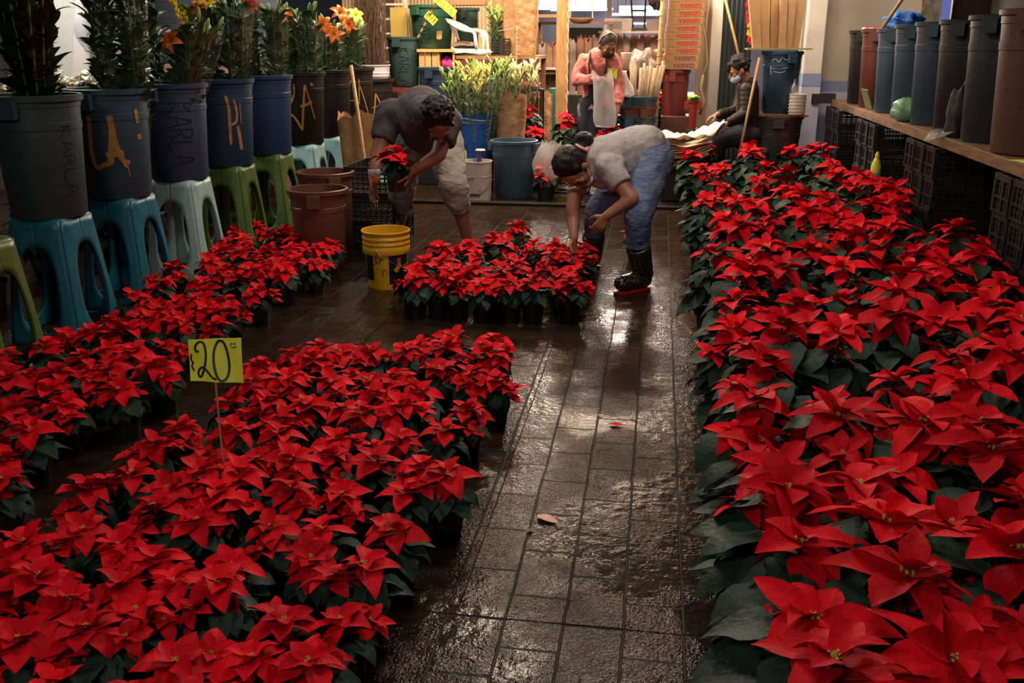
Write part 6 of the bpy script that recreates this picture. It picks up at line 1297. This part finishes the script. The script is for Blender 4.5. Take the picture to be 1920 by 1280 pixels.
for h_, k_, a_ in ((hA, kA, fA), (hB, kB, fB)): mb.capsule(h_, .085, k_, .06, 14); mb.capsule(k_, .055, a_+Vector((0, .02, .07)), .038, 14); mb.capsule(a_+Vector((0, .05, .035)), .035, a_+Vector((0, -.12, .035)), .035, 12)
hand(mb, wA, (.8, -.4, .1), (.1, -.4, -.9), 1, .8, thumb=-1); hand(mb, wB, (-.05, -.3, -.95), (-.9, -.1, .1), 1, .6, thumb=1); blob('body', mb, SKIN, pk_, .007, 4)
k = MB(); k.capsule(pv+Vector((-.01, .02, .03)), .150, ch_, .150, 20, side=(1, 0, 0), flat=.85); k.capsule(sA+Vector((.03, 0, 0)), .070, sB+Vector((-.03, 0, 0)), .070, 18); k.capsule(ch_+Vector((-.03, .07, .08)), .08, ch_+Vector((.05, .05, .09)), .07, 16)
for s_, e_, w_ in ((sA, eA, wA), (sB, eB, wB)): k.capsule(s_, .070, e_, .060, 16); k.capsule(e_, .060, e_+(w_-e_)*.82, .046, 16, ends=(1, 0))
folds(blob('hooded_top', k, PINK, pk_, .010, 4), .032)
k = MB(); k.capsule(hA, .13, hB, .13, 16)
for h_, k_, a_ in ((hA, kA, fA), (hB, kB, fB)): k.capsule(h_, .125, k_, .09, 16); k.capsule(k_, .09, k_+(a_-k_)*.85, .07, 16, ends=(1, 0))
folds(blob('jeans', k, JEANS, pk_, .010, 3), .024)
k = MB(); vs = []; n = 18
for i in range(15):
    f = i/14; z = 1.18-f*.68; c = pv*(1)+(ch_-pv)*max(-.6, (z-pv.z)/(ch_.z-pv.z)); rx = (.10 if z > .98 else .178)+.02*(f > .6)
    for j in range(n+1):
        a = PI+PI*j/n; e_ = .155+.012*math.sin(j*1.3+f*3); vs.append((c.x+rx*math.cos(a)*1.0, c.y+e_*1.08*math.sin(a), z))
k.add(vs, [(i*(n+1)+j, i*(n+1)+j+1, (i+1)*(n+1)+j+1, (i+1)*(n+1)+j) for i in range(14) for j in range(n)]); o = obj('apron', k, NAVY, pk_, smooth=True); md = o.modifiers.new('s', 'SOLIDIFY'); md.thickness = .008; md.offset = -1
FL = mat('floral_pocket_print', (.03, .03, .09), .8, .3, c2=(.55, .25, .25), c2t=(.52, .56), c2scale=26); pz = R_(D(1112, 190, Yp)).z
k = MB(); vs = []
for i in range(2):
    for j in range(13): a = PI+.5+(PI-1.2)*j/12; vs.append((pv.x+.186*math.cos(a), pv.y+.176*math.sin(a), pz+.02-.09*i))
k.add(vs, [(j, j+1, 14+j, 13+j) for j in range(12)]); obj('floral_pocket', k, FL, pk_, smooth=True)
for s_ in (-1, 1):
    k = MB(); k.tube([ch_+Vector((s_*.07, -.13, -.12)), ch_+Vector((s_*.085, -.15, .0)), ch_+Vector((s_*.08, -.07, .10)), ch_+Vector((s_*.06, .03, .12))], [.022]*4, 8, flat=.35); obj('apron_strap', k, NAVY, pk_, smooth=True)
k = MB(); k.ball((0, -.022, .035), (.083, .098, .096), 20, mx=MH); k.capsule(MH @ Vector((0, -.10, -.02)), .04, MH @ Vector((-.02, -.11, -.16)), .02, 12); blob('hair', k, HAIRB, pk_, .008, 2); face(pk_, MH, False)
k = MB(); k.tube([MH @ Vector((-.088, -.02, .01)), MH @ Vector((-.075, .0, .09)), MH @ Vector((0, .01, .135)), MH @ Vector((.075, .0, .09)), MH @ Vector((.088, -.02, .01))], .007, 8); obj('hair_band', k, mat('pale_hair_band', (.55, .42, .36), .6), pk_, smooth=True)
k = MB(); k.ball((0, .045, -.052), (.062, .058, .046), 18, mx=MH); obj('face_mask', k, MASKB, pk_, smooth=True)
# the bag she holds, with a red plant inside
hb_ = D(1124, 138, 9.36); k = MB(); vs = []
for i in range(20):
    f = i/19; z = .0-.50*f; r = .080+.018*f-.03*max(0, f-.9)*6; cx_ = .06*f+.02
    for j in range(24): a = 2*PI*j/24; q = 1+.08*math.sin(3*a+f*5)+.05*math.sin(7*a+f*11); vs.append((cx_+r*1.15*q*math.cos(a), r*.7*q*math.sin(a), z+.035*math.sin(2*a+1)*(1-f)))
k.add(vs, [(i*24+j, i*24+(j+1) % 24, (i+1)*24+(j+1) % 24, (i+1)*24+j) for i in range(19) for j in range(24)]+[tuple(19*24+j for j in range(24))[::-1]])
o = obj('plastic_bag', k, BAGF, None, smooth=True); o.location = hb_; tag(o, 'milky plastic bag with a red bloom held by the person in pink', 'bag')
k = MB(); rr_ = random.Random(1)
for j in range(9): petal(k, .06, .022, j*.7, .3, (0, 0, 0), rr_, .5)
o = obj('poinsettia_bloom', k, RED, None, smooth=True); o.location = hb_+Vector((.065, -.01, -.30)); tag(o, 'red bloom seen inside the milky bag of the person in pink', 'flower')
card(1148, 138, 9.45, 18, 18, .05, 'VC', 'olive yellow card beside the apron of the person in pink', .8)

# -- the seated woman
se = thing('person', 'seated person in a black puffer jacket and pale blue mask handling tissue sheets', 'person', (D(1400, 300, 9.85).x, 9.85, 0)); mo = se.location; Yp = 9.9
hA = R_(D(1402, 252, Yp-.08)); hB = R_(D(1408, 250, Yp+.12)); pv = (hA+hB)/2; sA = R_(D(1400, 170, Yp-.12)); sB = R_(D(1396, 168, Yp+.16)); ch_ = (sA+sB)/2+Vector((.04, 0, -.04)); hd = R_(D(1384, 133, Yp-.02))
eA = R_(D(1398, 215, Yp-.20)); wA = R_(D(1362, 232, Yp-.32)); eB = R_(D(1380, 212, Yp+.06)); wB = R_(D(1345, 214, Yp-.12))
kA = R_(D(1348, 262, Yp-.12)); kB = R_(D(1345, 258, Yp+.15)); fA = Vector((kA.x-.03, kA.y-.02, 0)); fB = Vector((kB.x-.03, kB.y, 0))
mb = MB(); MH = headshape(mb, hd, (-.86, -.35, -.42), (-.3, 0, 1), 1.05); mb.capsule(ch_, .06, hd+Vector((.05, 0, -.03)), .052, 14); mb.capsule(pv, .12, ch_, .11, 16); mb.capsule(sA, .055, sB, .055, 14)
for s_, e_, w_ in ((sA, eA, wA), (sB, eB, wB)): mb.capsule(s_, .05, e_, .04, 14); mb.capsule(e_, .04, w_, .027, 14)
for h_, k_, a_ in ((hA, kA, fA), (hB, kB, fB)): mb.capsule(h_, .085, k_, .06, 14); mb.capsule(k_, .055, a_+Vector((0, 0, .07)), .038, 14); mb.capsule(a_+Vector((.04, 0, .035)), .035, a_+Vector((-.12, 0, .035)), .035, 12)
hand(mb, wA, (-.8, -.1, -.55), (-.2, 0, -.95), 1, .7, thumb=1); hand(mb, wB, (-.85, -.1, -.4), (-.2, 0, -.95), 1, .7, thumb=1); blob('body', mb, SKIN, se, .007, 4)
k = MB()
for i in range(8): f = i/7; c = pv+(ch_-pv)*f+Vector((0, 0, .03)); k.capsule(c+Vector((-.02, -.09, 0)), .105, c+Vector((.0, .09, 0)), .105, 16)
for s_, e_, w_ in ((sA, eA, wA), (sB, eB, wB)):
    for p0, p1, r0, r1, n_ in ((s_, e_, .088, .075, 5), (e_, e_+(w_-e_)*.8, .074, .052, 4)):
        for i in range(n_+1): f = i/n_; k.ball(p0+(p1-p0)*f, (r0+(r1-r0)*f), 12)
k.capsule(ch_+Vector((.0, -.03, .09)), .075, ch_+Vector((-.0, .04, .09)), .075, 14); blob('puffer_jacket', k, PUFF, se, .009, 2, .4)
k = MB(); k.capsule(hA, .125, hB, .125, 16)
for h_, k_, a_ in ((hA, kA, fA), (hB, kB, fB)): k.capsule(h_, .12, k_, .09, 16); k.capsule(k_, .09, k_+(a_-k_)*.85, .065, 16, ends=(1, 0))
blob('trousers', k, mat('dark_navy_trousers', (.012, .016, .03), .9), se, .010, 3)
k = MB(); rr_ = random.Random(2); k.ball((0, -.03, .04), (.088, .102, .10), 20, mx=MH); k.ball((0, -.07, .10), (.06, .05, .05), 14, mx=MH)
for i in range(60):
    v = Vector((rr_.gauss(0, 1), rr_.gauss(-.4, 1), rr_.gauss(.6, 1))).normalized()
    if v.y < .5 and v.z > -.6: k.ball((v.x*.090, v.y*.104-.025, v.z*.102+.035), rr_.uniform(.014, .024), 8, mx=MH)
k.capsule(MH @ Vector((0, .06, .085)), .03, MH @ Vector((0, .09, .035)), .018, 12); blob('hair', k, HAIR, se, .008, 5, .5); face(se, MH, False)
k = MB(); k.ball((0, .045, -.052), (.061, .058, .046), 18, mx=MH); obj('face_mask', k, MASKW, se, smooth=True)
k = MB(); k.tube([MH @ Vector((-.05, .05, -.04)), MH @ Vector((-.08, .0, -.01))], .002, 5).tube([MH @ Vector((.05, .05, -.04)), MH @ Vector((.08, .0, -.01))], .002, 5); obj('mask_loop', k, MASKW, se)
o = thing('low_stool', 'low stool the seated person sits on', 'stool', (mo.x+pv.x+.02, mo.y+pv.y, 0)); zs_ = pv.z-.125; obj('seat', MB().box((0, 0, zs_-.02), (.30, .34, .035)), WOODY, o)
for sx in (-1, 1):
    for sy in (-1, 1): obj('leg', MB().box((sx*.12, sy*.14, (zs_-.038)/2), (.035, .035, zs_-.038)), WOODY, o)

for p in SMALL+BIG+WHITE: drop(p)
for o in list(bpy.data.objects):
    if o.name not in C.objects: bpy.data.objects.remove(o)
for me in list(bpy.data.meshes):
    if me.users == 0: bpy.data.meshes.remove(me)
